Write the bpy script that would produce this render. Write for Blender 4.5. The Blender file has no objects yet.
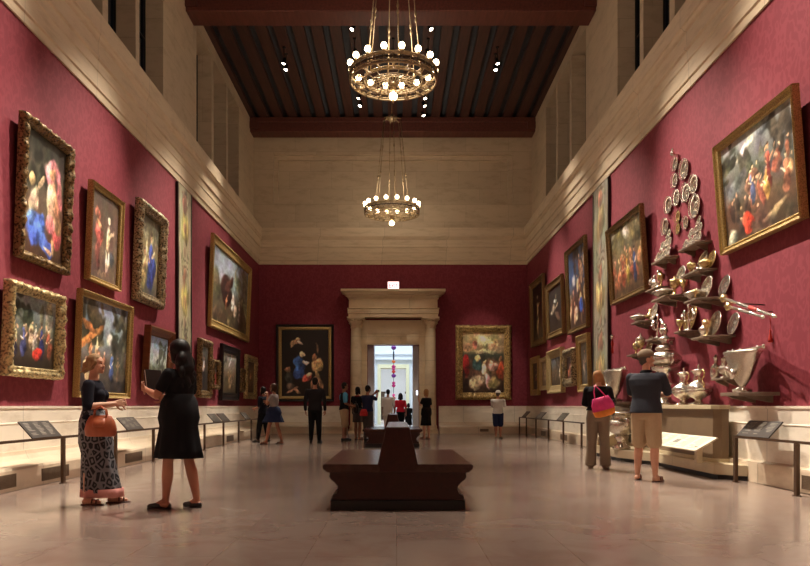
import bpy, bmesh, math, random
import numpy as np
from mathutils import Vector, Matrix, noise as mnoise
R = math.radians
PI = math.pi
random.seed(7)
scn = bpy.context.scene
COL = scn.collection

# ------------------------------------------------------------------ camera
FPX, VX, VY, EYE = 720.0, 396.6, 406.0, 1.02      # focal length in px of an 810 wide frame, vanishing point, eye height
cam_d = bpy.data.cameras.new('camera'); cam = bpy.data.objects.new('camera', cam_d); COL.objects.link(cam)
cam.location = (0, 0, EYE); cam.rotation_euler = (R(90), 0, 0)
cam_d.sensor_width = 36; cam_d.lens = FPX / 810 * 36
cam_d.shift_x = (405 - VX) / 810; cam_d.shift_y = (VY - 283) / 810
cam_d.clip_start = .05; cam_d.clip_end = 200
scn.camera = cam

# ------------------------------------------------------------------ world, exposure
w = bpy.data.worlds.new('world'); scn.world = w; w.use_nodes = True
w.node_tree.nodes['Background'].inputs[0].default_value = (.10, .16, .30, 1)
w.node_tree.nodes['Background'].inputs[1].default_value = .25
scn.view_settings.view_transform = 'Standard'; scn.view_settings.look = 'None'
scn.view_settings.gamma = 1; scn.view_settings.use_curve_mapping = False
scn.view_settings.exposure = 0.55
scn.cycles.use_denoising = True
scn.cycles.max_bounces = 8; scn.cycles.diffuse_bounces = 5; scn.cycles.glossy_bounces = 4
scn.cycles.sample_clamp_indirect = 4

WARM = (1.0, .87, .72)
SPOT_POWER = 3450        # W of each museum spotlight on the side walls
BULB = 11                # emission of the chandelier bulbs
CH_POINT = 50           # W of the light that each chandelier throws
# (x, y, z of the lamp, aim x, y, z, cone degrees, power factor, blend)
SPOTS = [
    # left wall
    (-1.17, 19.2, 11.1, -5.1, 15.0, 1.8, 40, 1.15), (-1.22, 23.5, 11.1, -5.1, 20.6, 2.1, 36, .9), (-3.3, 21.1, 11.1, -5.1, 18.6, 1.7, 40, .45),
    (-1.0, 15.0, 11.1, -5.1, 10.9, 1.9, 40, 1.25), (-1.0, 11.0, 11.1, -5.1, 6.6, 1.5, 50, 1.1), (-1.1, 4.6, 11.1, -5.1, 1.0, 1.5, 60, 1.0),
    # right wall
    (.90, 19.2, 11.1, 4.85, 14.6, 1.8, 40, 1.15), (.92, 24.1, 11.1, 4.85, 20.9, 2.0, 36, .9), (2.95, 21.1, 11.1, 4.85, 18.0, 1.7, 40, .4),
    (.9, 15.2, 11.1, 4.85, 10.4, 1.5, 40, 1.50), (.9, 11.0, 11.1, 4.85, 7.2, 1.5, 50, 1.05), (.9, 4.6, 11.1, 4.85, 1.0, 1.5, 60, 1.0),
    # back wall
    (.90, 20.6, 11.1, 3.5, 27.0, 2.6, 17, .36), (-1.20, 20.6, 11.1, -3.3, 27.0, 2.4, 17, .16), (-.1, 20.6, 11.1, -.12, 27.0, 3.0, 22, .13),
]
# floor wash from the lamps of the ceiling
WASH = [(-1.22, 24.1, 11.1, -3.9, 18, 0, 40, .08), (.92, 23.5, 11.1, 3.9, 18, 0, 40, .08), (.92, 24.9, 11.1, 3.6, 19, 0, 40, .05), (-3.3, 21.5, 11.1, -4, 17, 0, 40, .06), (2.95, 21.5, 11.1, 4, 17, 0, 40, .06), (-1.5, 8.5, 11.1, -.5, 6.5, 0, 70, .26), (1.5, 8.5, 11.1, .5, 5.0, 0, 70, .26), (1.4, 16.5, 11.1, .3, 15.0, 0, 60, .22), (-1.4, 16.5, 11.1, -.3, 14, 0, 60, .22),
        (0.9, 23.0, 11.1, 0, 23.5, 0, 55, .14)]

# room sizes
LW, RW, BW = -5.17, 4.90, 27.0          # red walls
UL, UR = -5.35, 5.06                    # upper walls
PL, PR, PB = -4.58, 4.76, 26.5          # front of the low plinth
FRONT = -5.0
Z_RED, Z_COR, Z_BEAM, Z_CEIL = 6.32, 7.67, 11.03, 11.54
CX = (LW + RW) / 2

# ------------------------------------------------------------------ materials
def srgb(c):
    return tuple((v / 255 / 12.92 if v / 255 <= .04045 else ((v / 255 + .055) / 1.055) ** 2.4) for v in c)

class NT:
    def __init__(s, name):
        s.m = bpy.data.materials.new(name); s.m.use_nodes = True; s.t = s.m.node_tree; s.n = s.t.nodes; s.l = s.t.links
        s.b = s.n['Principled BSDF']
    def node(s, typ, **kw):
        nd = s.n.new(typ)
        for k, v in kw.items():
            if k.startswith('i_'):
                key = k[2:]; nd.inputs[int(key) if key.isdigit() else key].default_value = v
            else: setattr(nd, k, v)
        return nd
    def link(s, a, b): s.l.new(a, b)
    def mix(s, fac, a, b):
        nd = s.n.new('ShaderNodeMix'); nd.data_type = 'RGBA'
        for i, v in ((0, fac), (6, a), (7, b)):
            if hasattr(v, 'is_linked'): s.link(v, nd.inputs[i])
            elif isinstance(v, (int, float)): nd.inputs[i].default_value = v
            else: nd.inputs[i].default_value = (*v, 1) if len(v) == 3 else v
        return nd.outputs[2]
    def ramp(s, fac, stops):
        nd = s.n.new('ShaderNodeValToRGB'); e = nd.color_ramp.elements
        while len(e) < len(stops): e.new(.5)
        for el, (p, c) in zip(e, stops): el.position = p; el.color = (*c, 1)
        s.link(fac, nd.inputs[0]); return nd.outputs[0]
    def bump(s, h, strength, dist=.02):
        nd = s.node('ShaderNodeBump', i_Strength=strength, i_Distance=dist); s.link(h, nd.inputs['Height'])
        s.link(nd.outputs[0], s.b.inputs['Normal'])

def simple(name, rgb, rough=.6, metal=0., var=.12, scale=12., bump=0., spec=.5):
    q = NT(name); c = srgb(rgb)
    tc = q.node('ShaderNodeTexCoord'); nz = q.node('ShaderNodeTexNoise', i_Scale=scale, i_Detail=4.)
    q.link(tc.outputs['Object'], nz.inputs['Vector'])
    lo = tuple(v * (1 - var) for v in c); hi = tuple(min(1, v * (1 + var)) for v in c)
    q.link(q.ramp(nz.outputs['Fac'], [(.3, lo), (.7, hi)]), q.b.inputs['Base Color'])
    q.b.inputs['Roughness'].default_value = rough; q.b.inputs['Metallic'].default_value = metal
    q.b.inputs['Specular IOR Level'].default_value = spec
    if bump: q.bump(nz.outputs['Fac'], bump, .01)
    return q.m

def emit(name, rgb, strength):
    q = NT(name); q.b.inputs['Base Color'].default_value = (*srgb(rgb), 1)
    q.b.inputs['Emission Color'].default_value = (*srgb(rgb), 1); q.b.inputs['Emission Strength'].default_value = strength
    return q.m

def wallcoord(q, sx=1., sz=1.):
    """(x + y, z) of the object: the same on side walls and on the end wall"""
    tc = q.node('ShaderNodeTexCoord'); sp = q.node('ShaderNodeSeparateXYZ'); q.link(tc.outputs['Object'], sp.inputs[0])
    ad = q.node('ShaderNodeMath', operation='ADD'); q.link(sp.outputs[0], ad.inputs[0]); q.link(sp.outputs[1], ad.inputs[1])
    cb = q.node('ShaderNodeCombineXYZ')
    m1 = q.node('ShaderNodeMath', operation='MULTIPLY', i_1=sx); q.link(ad.outputs[0], m1.inputs[0])
    m2 = q.node('ShaderNodeMath', operation='MULTIPLY', i_1=sz); q.link(sp.outputs[2], m2.inputs[0])
    q.link(m1.outputs[0], cb.inputs[0]); q.link(m2.outputs[0], cb.inputs[1])
    return cb.outputs[0]

def stone(name, rgb, block=(1.5, .62), var=.16, joint=.55, rough=.6, streak=6.):
    q = NT(name); c = srgb(rgb); v = wallcoord(q)
    br = q.node('ShaderNodeTexBrick', i_Scale=1., offset=.5)
    br.inputs['Mortar Size'].default_value = .006; br.inputs['Mortar Smooth'].default_value = .3
    br.inputs['Brick Width'].default_value = block[0]; br.inputs['Row Height'].default_value = block[1]
    br.inputs['Color1'].default_value = (*[x * (1 - var * .7) for x in c], 1); br.inputs['Color2'].default_value = (*[min(1, x * (1 + var * .7)) for x in c], 1)
    br.inputs['Mortar'].default_value = (*[x * joint for x in c], 1)
    q.link(v, br.inputs['Vector'])
    mp = q.node('ShaderNodeMapping'); mp.inputs['Scale'].default_value = (1.2, streak, 1); q.link(v, mp.inputs['Vector'])
    nz = q.node('ShaderNodeTexNoise', i_Scale=1.3, i_Detail=8., i_Roughness=.65); q.link(mp.outputs[0], nz.inputs['Vector'])
    fac = q.ramp(nz.outputs['Fac'], [(.34, (.76, .73, .69)), (.5, (.96, .96, .96)), (.66, (1, 1, 1))])
    mx = q.node('ShaderNodeMix', data_type='RGBA', blend_type='MULTIPLY'); mx.inputs[0].default_value = .75
    q.link(br.outputs['Color'], mx.inputs[6]); q.link(fac, mx.inputs[7])
    q.link(mx.outputs[2], q.b.inputs['Base Color']); q.b.inputs['Roughness'].default_value = rough
    q.bump(nz.outputs['Fac'], .12, .01)
    return q.m

def damask():
    q = NT('damask_cloth'); v = wallcoord(q)
    mp = q.node('ShaderNodeMapping'); mp.inputs['Scale'].default_value = (3.6, 2.4, 1); q.link(v, mp.inputs['Vector'])
    nz = q.node('ShaderNodeTexNoise', i_Scale=2.2, i_Detail=2.); q.link(mp.outputs[0], nz.inputs['Vector'])
    vo = q.node('ShaderNodeTexVoronoi', i_Scale=2.4, feature='SMOOTH_F1'); vo.inputs['Randomness'].default_value = .55
    ad = q.node('ShaderNodeMix', data_type='RGBA', blend_type='LINEAR_LIGHT'); ad.inputs[0].default_value = .22
    q.link(mp.outputs[0], ad.inputs[6]); q.link(nz.outputs['Color'], ad.inputs[7]); q.link(ad.outputs[2], vo.inputs['Vector'])
    mm = q.node('ShaderNodeMath', operation='MULTIPLY', i_1=19.); q.link(vo.outputs['Distance'], mm.inputs[0])
    sn = q.node('ShaderNodeMath', operation='SINE'); q.link(mm.outputs[0], sn.inputs[0])
    c0 = srgb((127, 50, 61)); c1 = srgb((136, 57, 68))
    q.link(q.ramp(sn.outputs[0], [(.1, c0), (.7, c1)]), q.b.inputs['Base Color'])
    n2 = q.node('ShaderNodeTexNoise', i_Scale=160.); q.link(v, n2.inputs['Vector'])
    q.b.inputs['Roughness'].default_value = .75; q.b.inputs['Specular IOR Level'].default_value = .25
    q.bump(n2.outputs['Fac'], .15, .003)
    return q.m

def floor_mat():
    q = NT('polished_stone_floor'); tc = q.node('ShaderNodeTexCoord')
    br = q.node('ShaderNodeTexBrick', i_Scale=1., offset=.5)
    br.inputs['Mortar Size'].default_value = .004; br.inputs['Brick Width'].default_value = 1.22; br.inputs['Row Height'].default_value = .61
    mp = q.node('ShaderNodeMapping'); mp.inputs['Rotation'].default_value = (0, 0, R(90)); q.link(tc.outputs['Object'], mp.inputs['Vector'])
    q.link(mp.outputs[0], br.inputs['Vector'])
    a, b, m = srgb((144, 128, 118)), srgb((150, 133, 122)), srgb((131, 115, 104))
    br.inputs['Color1'].default_value = (*a, 1); br.inputs['Color2'].default_value = (*b, 1); br.inputs['Mortar'].default_value = (*m, 1)
    nz = q.node('ShaderNodeTexNoise', i_Scale=1.6, i_Detail=7., i_Roughness=.6); nz.inputs['Distortion'].default_value = 1.2
    q.link(tc.outputs['Object'], nz.inputs['Vector'])
    f = q.ramp(nz.outputs['Fac'], [(.35, (.86, .78, .76)), (.55, (1, 1, 1))])
    mx = q.node('ShaderNodeMix', data_type='RGBA', blend_type='MULTIPLY'); mx.inputs[0].default_value = .8
    q.link(br.outputs['Color'], mx.inputs[6]); q.link(f, mx.inputs[7]); q.link(mx.outputs[2], q.b.inputs['Base Color'])
    rr = q.ramp(nz.outputs['Fac'], [(.3, (.15, .15, .15)), (.7, (.21, .21, .21))]); q.link(rr, q.b.inputs['Roughness'])
    q.b.inputs['Specular IOR Level'].default_value = .8
    return q.m

def wood(name, rgb, rough=.45, scale=3., spec=.5):
    q = NT(name); c = srgb(rgb); tc = q.node('ShaderNodeTexCoord')
    mp = q.node('ShaderNodeMapping'); mp.inputs['Scale'].default_value = (6, .6, 6); q.link(tc.outputs['Object'], mp.inputs['Vector'])
    nz = q.node('ShaderNodeTexNoise', i_Scale=scale, i_Detail=6.); q.link(mp.outputs[0], nz.inputs['Vector'])
    q.link(q.ramp(nz.outputs['Fac'], [(.3, tuple(v * .7 for v in c)), (.7, tuple(v * 1.2 for v in c))]), q.b.inputs['Base Color'])
    q.b.inputs['Roughness'].default_value = rough; q.b.inputs['Specular IOR Level'].default_value = spec
    q.bump(nz.outputs['Fac'], .08, .005)
    return q.m

def art_mat():
    q = NT('oil_paint'); at = q.node('ShaderNodeAttribute', attribute_name='paint')
    q.link(at.outputs['Color'], q.b.inputs['Base Color']); q.b.inputs['Roughness'].default_value = .38
    return q.m

def print_cloth():
    q = NT('grey_black_print'); tc = q.node('ShaderNodeTexCoord'); mp = q.node('ShaderNodeMapping'); mp.inputs['Scale'].default_value = (1, 1, .8)
    q.link(tc.outputs['Object'], mp.inputs['Vector'])
    vo = q.node('ShaderNodeTexVoronoi', i_Scale=15., feature='DISTANCE_TO_EDGE'); q.link(mp.outputs[0], vo.inputs['Vector'])
    q.link(q.ramp(vo.outputs['Distance'], [(.09, (.17, .165, .18)), (.13, (.012, .012, .016)), (.30, (.012, .012, .016)), (.34, (.17, .165, .18))]), q.b.inputs['Base Color'])
    q.b.inputs['Roughness'].default_value = .85
    return q.m

def gilt(name, rgb, rough=.38, dark=.25, scale=70., metal=.4):
    q = NT(name); c = srgb(rgb); tc = q.node('ShaderNodeTexCoord')
    nz = q.node('ShaderNodeTexNoise', i_Scale=scale, i_Detail=4.); q.link(tc.outputs['Object'], nz.inputs['Vector'])
    q.link(q.ramp(nz.outputs['Fac'], [(.36, tuple(v * dark for v in c)), (.56, c)]), q.b.inputs['Base Color'])
    q.b.inputs['Metallic'].default_value = metal; q.b.inputs['Roughness'].default_value = rough
    q.bump(nz.outputs['Fac'], .5, .012)
    return q.m

M = {}
M['damask'] = damask()
M['stone_up'] = stone('travertine_wall', (200, 180, 152), (1.6, .66), var=.08, joint=.75, streak=3.)
M['stone_cor'] = stone('travertine_cornice', (216, 196, 166), (2.4, 4.), var=.05)
M['stone_door'] = stone('carved_limestone', (226, 204, 168), (3., .9), var=.06, streak=2.)
M['wains'] = stone('cream_marble', (247, 238, 220), (1.9, 2.), var=.03, streak=3., rough=.4)
M['plinth'] = stone('beige_marble_base', (226, 208, 182), (1.9, 2.), var=.05, streak=3., rough=.35)
M['floor'] = floor_mat()
M['joist'] = wood('reddish_dark_wood', (74, 42, 34), .6)
M['beam'] = wood('red_brown_wood', (98, 50, 40), .55)
M['panelblue'] = simple('slate_blue_ceiling_paint', (66, 70, 78), .8, var=.15)
M['bench'] = wood('mahogany', (58, 24, 20), .3)
M['benchtop'] = wood('paler_mahogany', (72, 46, 40), .25)  # paler, greyer brown than the body, for seats and backrest cap
M['darkbase'] = simple('black_toe_paint', (24, 22, 24), .4)
M['iron'] = simple('bronzed_iron', (168, 146, 112), .4, .6, .2, 20)
M['darkmetal'] = simple('dark_bronze', (72, 56, 44), .45, .6)
M['railmetal'] = simple('brown_bronze_rail', (84, 62, 44), .45, .35)
M['blackmetal'] = simple('black_lamp_metal', (26, 26, 27), .5, .4)
M['bulb'] = emit('glowing_bulb', (255, 226, 178), BULB)
M['lens'] = emit('glowing_lens', (255, 240, 215), 22)
M['glass_night'] = simple('dark_window_glass', (20, 24, 34), .12, 0, .2)
M['winframe'] = simple('black_window_frame', (22, 17, 16), .5)
M['grille'] = simple('bronze_grille', (128, 110, 90), .5, .5)
M['panel_dark'] = simple('dark_grey_label_board', (62, 56, 52), .4)
M['panel_text'] = simple('pale_print', (150, 142, 130), .6)
M['panel_white'] = simple('cream_label_board', (232, 224, 200), .5, var=.03)
M['ink'] = simple('grey_ink', (130, 125, 112), .6)
M['paint'] = art_mat()
M['gold'] = gilt('aged_gold_leaf', (196, 166, 104), .42, .5)
M['gold_dark'] = gilt('tarnished_gold_leaf', (150, 122, 76), .42, .4)
M['gold_pale'] = gilt('pale_gold_leaf', (214, 190, 138), .42, .55)
M['gold_silver'] = gilt('silvered_carving', (214, 198, 162), .4, .22)
for k_, c_, d_ in (('gold', (206, 172, 108), .12), ('gold_dark', (146, 118, 76), .08), ('gold_pale', (214, 192, 138), .22), ('gold_silver', (172, 152, 116), .06)):
    M[k_ + '_carved'] = gilt('carved_' + k_, c_, .4, d_, 30)
M['frame_black'] = simple('black_frame_wood', (26, 22, 22), .35)
M['frame_brown'] = wood('brown_frame_wood', (112, 64, 34), .4)
M['silver'] = simple('polished_silver', (246, 240, 228), .2, .92, .08, 30)
M['silver_dull'] = gilt('chased_silver', (244, 236, 220), .26, .6, 45, .88)
M['gildsilver'] = gilt('silver_gilt', (244, 218, 160), .26, .6, 45, .88)
M['shelf'] = simple('grey_brown_shelf_paint', (122, 104, 88), .6)
M['counter'] = stone('brown_stone_counter', (128, 106, 82), (5, 5), var=.1, streak=1.2, rough=.5)
M['platform'] = stone('cream_platform_stone', (206, 190, 158), (2.2, 3.), var=.05, streak=2., rough=.45)
M['tassel'] = simple('red_silk', (176, 40, 28), .7)
M['exitwhite'] = emit('lit_sign_face', (255, 214, 214), 1.6)
M['exitred'] = emit('lit_red_letters', (235, 22, 40), 1.2)
M['signbody'] = simple('sign_housing', (190, 190, 188), .4)
M['whitewall'] = simple('white_plaster', (228, 228, 228), .7, var=.03)
M['creamwall'] = simple('cream_door_frame', (226, 214, 172), .55, var=.04)
M['skyglow'] = emit('daylight_skylight', (190, 215, 255), 5.5)
M['halfloor'] = simple('pale_hall_floor', (170, 160, 150), .3)
for nm, c in dict(purple=(120, 30, 130), magenta=(205, 30, 110), orange=(238, 110, 40), redorange=(230, 60, 50), pink=(240, 70, 140)).items():
    M['g_' + nm] = simple('glass_' + nm, c, .15, 0, .1)
M['cord_dark'] = simple('dark_cord', (20, 20, 46), .5)
def skin(n, c): M[n] = simple(n, c, .5, 0, .06, 9)
skin('skin_light', (214, 160, 132)); skin('skin_tan', (186, 126, 98)); skin('skin_mid', (160, 106, 80))
def cloth(n, c, r=.9): M[n] = simple(n, c, r, 0, .05, 60, .1, .25)
cloth('c_navy', (26, 26, 38)); cloth('c_black', (20, 20, 24)); cloth('c_darkblue', (34, 44, 76)); cloth('c_blue', (52, 76, 126)); cloth('c_charcoal', (38, 36, 40))
cloth('c_polo', (52, 54, 62)); cloth('c_khaki', (188, 164, 132)); cloth('c_taupe', (140, 124, 106)); cloth('c_white', (214, 208, 202)); cloth('c_grey', (150, 140, 138))
cloth('c_red', (196, 34, 52)); cloth('c_cyan', (92, 170, 214)); cloth('c_pinkhem', (206, 142, 134)); cloth('c_greytrouser', (84, 78, 78)); cloth('c_whiteplain', (226, 218, 212)); cloth('c_cap', (130, 112, 92))
cloth('h_blonde', (156, 122, 84), .6); cloth('h_black', (18, 14, 14), .5); cloth('h_brown', (66, 42, 30), .6); cloth('h_lightbrown', (168, 124, 80), .6); cloth('h_grey', (90, 80, 74), .6)
M['print'] = print_cloth()
M['leather_tan'] = simple('rust_leather', (176, 92, 56), .45); M['leather_black'] = simple('black_leather', (18, 16, 16), .35)
M['sandal'] = simple('brown_leather', (84, 44, 34), .5)
M['bagpink'] = simple('hot_pink_canvas', (226, 56, 128), .7); M['bagorange'] = simple('orange_canvas', (238, 142, 58), .7); M['bagred'] = simple('red_nylon', (196, 36, 44), .6)
M['eye'] = simple('dark_eye', (36, 26, 22), .2); M['lip'] = simple('lip', (168, 84, 78), .5); M['screen'] = emit('lit_phone_screen', (225, 235, 255), 3.0)

# ------------------------------------------------------------------ mesh helpers
class MB:
    def __init__(s): s.v = []; s.f = []; s.sm = []
    def add(s, vs, fs, smooth=False):
        o = len(s.v); s.v += [tuple(p) for p in vs]; s.f += [tuple(i + o for i in f) for f in fs]; s.sm += [smooth] * len(fs); return s
    def box(s, a, b, mat=None):
        x0, y0, z0 = a; x1, y1, z1 = b
        x0, x1 = min(x0, x1), max(x0, x1); y0, y1 = min(y0, y1), max(y0, y1); z0, z1 = min(z0, z1), max(z0, z1)
        vs = [(x0, y0, z0), (x1, y0, z0), (x1, y1, z0), (x0, y1, z0), (x0, y0, z1), (x1, y0, z1), (x1, y1, z1), (x0, y1, z1)]
        if mat is not None: vs = [mat @ Vector(p) for p in vs]
        return s.add(vs, [(0, 3, 2, 1), (4, 5, 6, 7), (0, 1, 5, 4), (1, 2, 6, 5), (2, 3, 7, 6), (3, 0, 4, 7)])
    def prism(s, poly, fn, a, b, smooth=False):
        """poly: 2D points; fn(u, v, t) -> 3D; from t=a to t=b"""
        n = len(poly); vs = [fn(u, v, a) for u, v in poly] + [fn(u, v, b) for u, v in poly]
        fs = [(i, (i + 1) % n, n + (i + 1) % n, n + i) for i in range(n)]
        s.add(vs, fs, smooth); o = len(s.v) - 2 * n
        s.f += [tuple(o + i for i in reversed(range(n))), tuple(o + n + i for i in range(n))]; s.sm += [False, False]; return s
    def lathe(s, prof, c=(0, 0, 0), n=20, axis=None, smooth=True, flute=0, nf=12):
        """prof: (r, z) from bottom to top"""
        vs = []; k = len(prof)
        q = Vector((0, 0, 1)).rotation_difference(Vector(axis)) if axis is not None else None
        for r, z in prof:
            for i in range(n):
                t = 2 * PI * i / n; rr = r * (1 + flute * math.cos(nf * t)); p = Vector((rr * math.cos(t), rr * math.sin(t), z))
                if q: p = q @ p
                vs.append((p[0] + c[0], p[1] + c[1], p[2] + c[2]))
        fs = [(j * n + i, j * n + (i + 1) % n, (j + 1) * n + (i + 1) % n, (j + 1) * n + i) for j in range(k - 1) for i in range(n)]
        fs.append(tuple(reversed(range(n)))); fs.append(tuple((k - 1) * n + i for i in range(n)))
        return s.add(vs, fs, smooth)
    def sphere(s, c, r, n=14, m=9, sc=(1, 1, 1), rot=None):
        prof = [(max(.001, math.sin(PI * j / m)) * 1, -math.cos(PI * j / m)) for j in range(m + 1)]
        vs = []
        for rr, z in prof:
            for i in range(n):
                t = 2 * PI * i / n; p = Vector((rr * math.cos(t) * r * sc[0], rr * math.sin(t) * r * sc[1], z * r * sc[2]))
                if rot is not None: p = rot @ p
                vs.append((p[0] + c[0], p[1] + c[1], p[2] + c[2]))
        fs = [(j * n + i, j * n + (i + 1) % n, (j + 1) * n + (i + 1) % n, (j + 1) * n + i) for j in range(m) for i in range(n)]
        fs.append(tuple(reversed(range(n)))); fs.append(tuple(m * n + i for i in range(n)))
        return s.add(vs, fs, True)
    def caps(s, a, b, ra, rb, n=12, k=5):
        """tapered capsule"""
        a = Vector(a); b = Vector(b); d = b - a; L = d.length
        if L < 1e-6: return s.sphere(a, max(ra, rb))
        prof = [(max(.0008, ra * math.cos(t)), ra * math.sin(t)) for t in [-PI / 2 + PI / 2 * j / k for j in range(k + 1)]]
        prof += [(max(.0008, rb * math.cos(t)), L + rb * math.sin(t)) for t in [PI / 2 * j / k for j in range(k + 1)]]
        return s.lathe(prof, a, n, d / L)
    def tube(s, pts, r, n=8, closed=False):
        pts = [Vector(p) for p in pts]; k = len(pts); vs = []; up = None
        for i, p in enumerate(pts):
            if closed: t = pts[(i + 1) % k] - pts[i - 1]
            else: t = pts[min(i + 1, k - 1)] - pts[max(i - 1, 0)]
            t.normalize()
            if up is None: up = t.orthogonal().normalized()
            up = (up - t * up.dot(t)); up = up.normalized() if up.length > 1e-6 else t.orthogonal().normalized()
            si = t.cross(up); rr = r[i] if isinstance(r, (list, tuple)) else r
            for j in range(n):
                a = 2 * PI * j / n; vs.append(p + (up * math.cos(a) + si * math.sin(a)) * rr)
        kk = k if closed else k - 1
        fs = [(i * n + j, i * n + (j + 1) % n, ((i + 1) % k) * n + (j + 1) % n, ((i + 1) % k) * n + j) for i in range(kk) for j in range(n)]
        if not closed: fs.append(tuple(reversed(range(n)))); fs.append(tuple((k - 1) * n + j for j in range(n)))
        return s.add(vs, fs, True)
    def loft(s, rings, n=24, wave=0, nw=9, cap=True, ph=0):
        """rings: (cx, cy, z, rx, ry[, wave factor])"""
        vs = []
        for rg in rings:
            cx, cy, z, rx, ry = rg[:5]; wf = rg[5] if len(rg) > 5 else 0
            for i in range(n):
                t = 2 * PI * i / n; q = 1 + wave * wf * math.sin(nw * t + ph + wf)
                vs.append((cx + rx * q * math.cos(t), cy + ry * q * math.sin(t), z))
        k = len(rings)
        up = rings[-1][2] > rings[0][2]
        fs = []
        for j in range(k - 1):
            for i in range(n):
                f = (j * n + i, j * n + (i + 1) % n, (j + 1) * n + (i + 1) % n, (j + 1) * n + i)
                fs.append(f if up else f[::-1])
        if cap:
            a = tuple(range(n)); b = tuple((k - 1) * n + i for i in range(n))
            fs += [a[::-1], b] if up else [a, b[::-1]]
        return s.add(vs, fs, True)
    def build(s, name, mat, parent=None, loc=None, rot=None, recalc=False):
        me = bpy.data.meshes.new(name); me.from_pydata(s.v, [], s.f)
        me.polygons.foreach_set('use_smooth', s.sm)
        me.materials.append(M[mat] if isinstance(mat, str) else mat)
        if recalc:
            bm = bmesh.new(); bm.from_mesh(me); bmesh.ops.recalc_face_normals(bm, faces=bm.faces); bm.to_mesh(me); bm.free()
        me.update()
        o = bpy.data.objects.new(name, me); COL.objects.link(o)
        if parent is not None: o.parent = parent
        if loc is not None: o.location = loc
        if rot is not None: o.rotation_euler = rot
        return o

def tag(o, label, cat, group=None):
    o['label'] = label; o['category'] = cat
    if group: o['group'] = group
    return o
def thing(name, label, cat, loc=(0, 0, 0), rot=(0, 0, 0), group=None):
    o = bpy.data.objects.new(name, None); COL.objects.link(o); o.location = loc; o.rotation_euler = rot; o.empty_display_size = .1
    return tag(o, label, cat, group)
def struct(o): o['kind'] = 'structure'; return o
def bevel(o, wd=.01, seg=2):
    b = o.modifiers.new('bevel', 'BEVEL'); b.width = wd; b.segments = seg; b.limit_method = 'ANGLE'; return o
def dup(root, loc, rot=None, label=None, group=None, scale=None):
    def cp(o, par):
        c = o.copy(); COL.objects.link(c); c.parent = par
        for ch in [x for x in o.children]: cp(ch, c)
        return c
    r = cp(root, None); r.location = loc
    if rot is not None: r.rotation_euler = rot
    if scale: r.scale = scale
    if label: r['label'] = label
    if group: r['group'] = group
    return r
def at(px, py, Y):                   # the point at depth Y seen at a pixel of the photograph
    return Vector(((px - VX) * Y / FPX, Y, EYE + (VY - py) * Y / FPX))
def onright(px, py, X=RW):           # the point on a plane x = X beside the right wall
    Y = X * FPX / (px - VX); return Vector((X, Y, EYE + (VY - py) * Y / FPX))

# ------------------------------------------------------------------ structure
struct(MB().box((LW - .6, FRONT - .6, -.2), (RW + .6, BW + .0, 0)).build('floor', 'floor'))
struct(MB().box((LW - .4, FRONT, 0), (LW, BW + 0., Z_RED)).build('wall_left', 'damask'))
struct(MB().box((RW, FRONT, 0), (RW + .4, BW, Z_RED)).build('wall_right', 'damask'))
DXL, DXR, DZ = -1.09, .84, 3.31
mb = MB().box((LW - .4, BW, 0), (DXL, BW + .4, Z_RED)).box((DXR, BW, 0), (RW + .4, BW + .4, Z_RED)).box((DXL, BW, DZ), (DXR, BW + .4, Z_RED))
struct(mb.build('wall_back', 'damask'))
struct(MB().box((LW - .6, FRONT - .4, 0), (RW + .6, FRONT, Z_CEIL)).build('wall_front', 'stone_up'))

# wainscot with its moulding line, on three sides (profile: out from the wall, height)
WP = [(0, .2), (.06, .2), (.06, .775), (.067, .78), (.067, .79), (.055, .797), (.055, .985), (.068, .99), (.068, 1.02), (0, 1.02)]
def runs(prof, name_l, name_r, name_b, mat, lw=LW, rw=RW, bw=BW, door=True):
    r = []
    r.append(struct(MB().prism(prof, lambda u, v, t: (lw + u, t, v), FRONT, bw - prof_max(prof) * 0).build(name_l, mat, recalc=True)))
    r.append(struct(MB().prism(prof, lambda u, v, t: (rw - u, t, v), FRONT, bw).build(name_r, mat, recalc=True)))
    m = MB()
    if door:
        m.prism(prof, lambda u, v, t: (t, bw - u, v), lw, -1.83); m.prism(prof, lambda u, v, t: (t, bw - u, v), 1.58, rw)
    else: m.prism(prof, lambda u, v, t: (t, bw - u, v), lw, rw)
    r.append(struct(m.build(name_b, mat, recalc=True)))
    return r
def prof_max(p): return max(q[0] for q in p)
runs(WP, 'trim_1', 'trim_2', 'trim_3', 'wains')
# low plinth in front of the wainscot, with a coved top
BP = [(0, 0), (.56, 0), (.56, .25), (.54, .275), (.30, .285), (.18, .31), (.11, .37), (.09, .42), (0, .42)]
for o, pr, fn, a, b in (('baseboard_left', BP, lambda u, v, t: (LW + .03 + u, t, v), FRONT, BW), ('baseboard_right', [(u * .25, v) for u, v in BP], lambda u, v, t: (RW - u, t, v), FRONT, BW),
                    ('baseboard_back', BP, lambda u, v, t: (t, BW - u, v), LW, -1.83)):
    m = MB().prism(pr, fn, a, b)
    if o == 'baseboard_back': m.prism(pr, fn, 1.58, RW)
    struct(m.build(o, 'plinth', recalc=True))
# cornice
CP = [(-.2, Z_RED), (.03, Z_RED), (.03, Z_RED + .13), (.055, Z_RED + .15), (.055, Z_RED + .42), (.07, Z_RED + .44), (.07, Z_RED + .60), (.10, Z_RED + .63), (.10, Z_RED + .68), (.075, Z_RED + .70),
      (.075, Z_RED + .92), (.11, Z_RED + .95), (.13, Z_RED + 1.0), (.155, Z_RED + 1.02), (.155, Z_COR), (-.5, Z_COR)]
runs(CP, 'trim_4', 'trim_5', 'trim_6', 'stone_cor', door=False)

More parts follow.
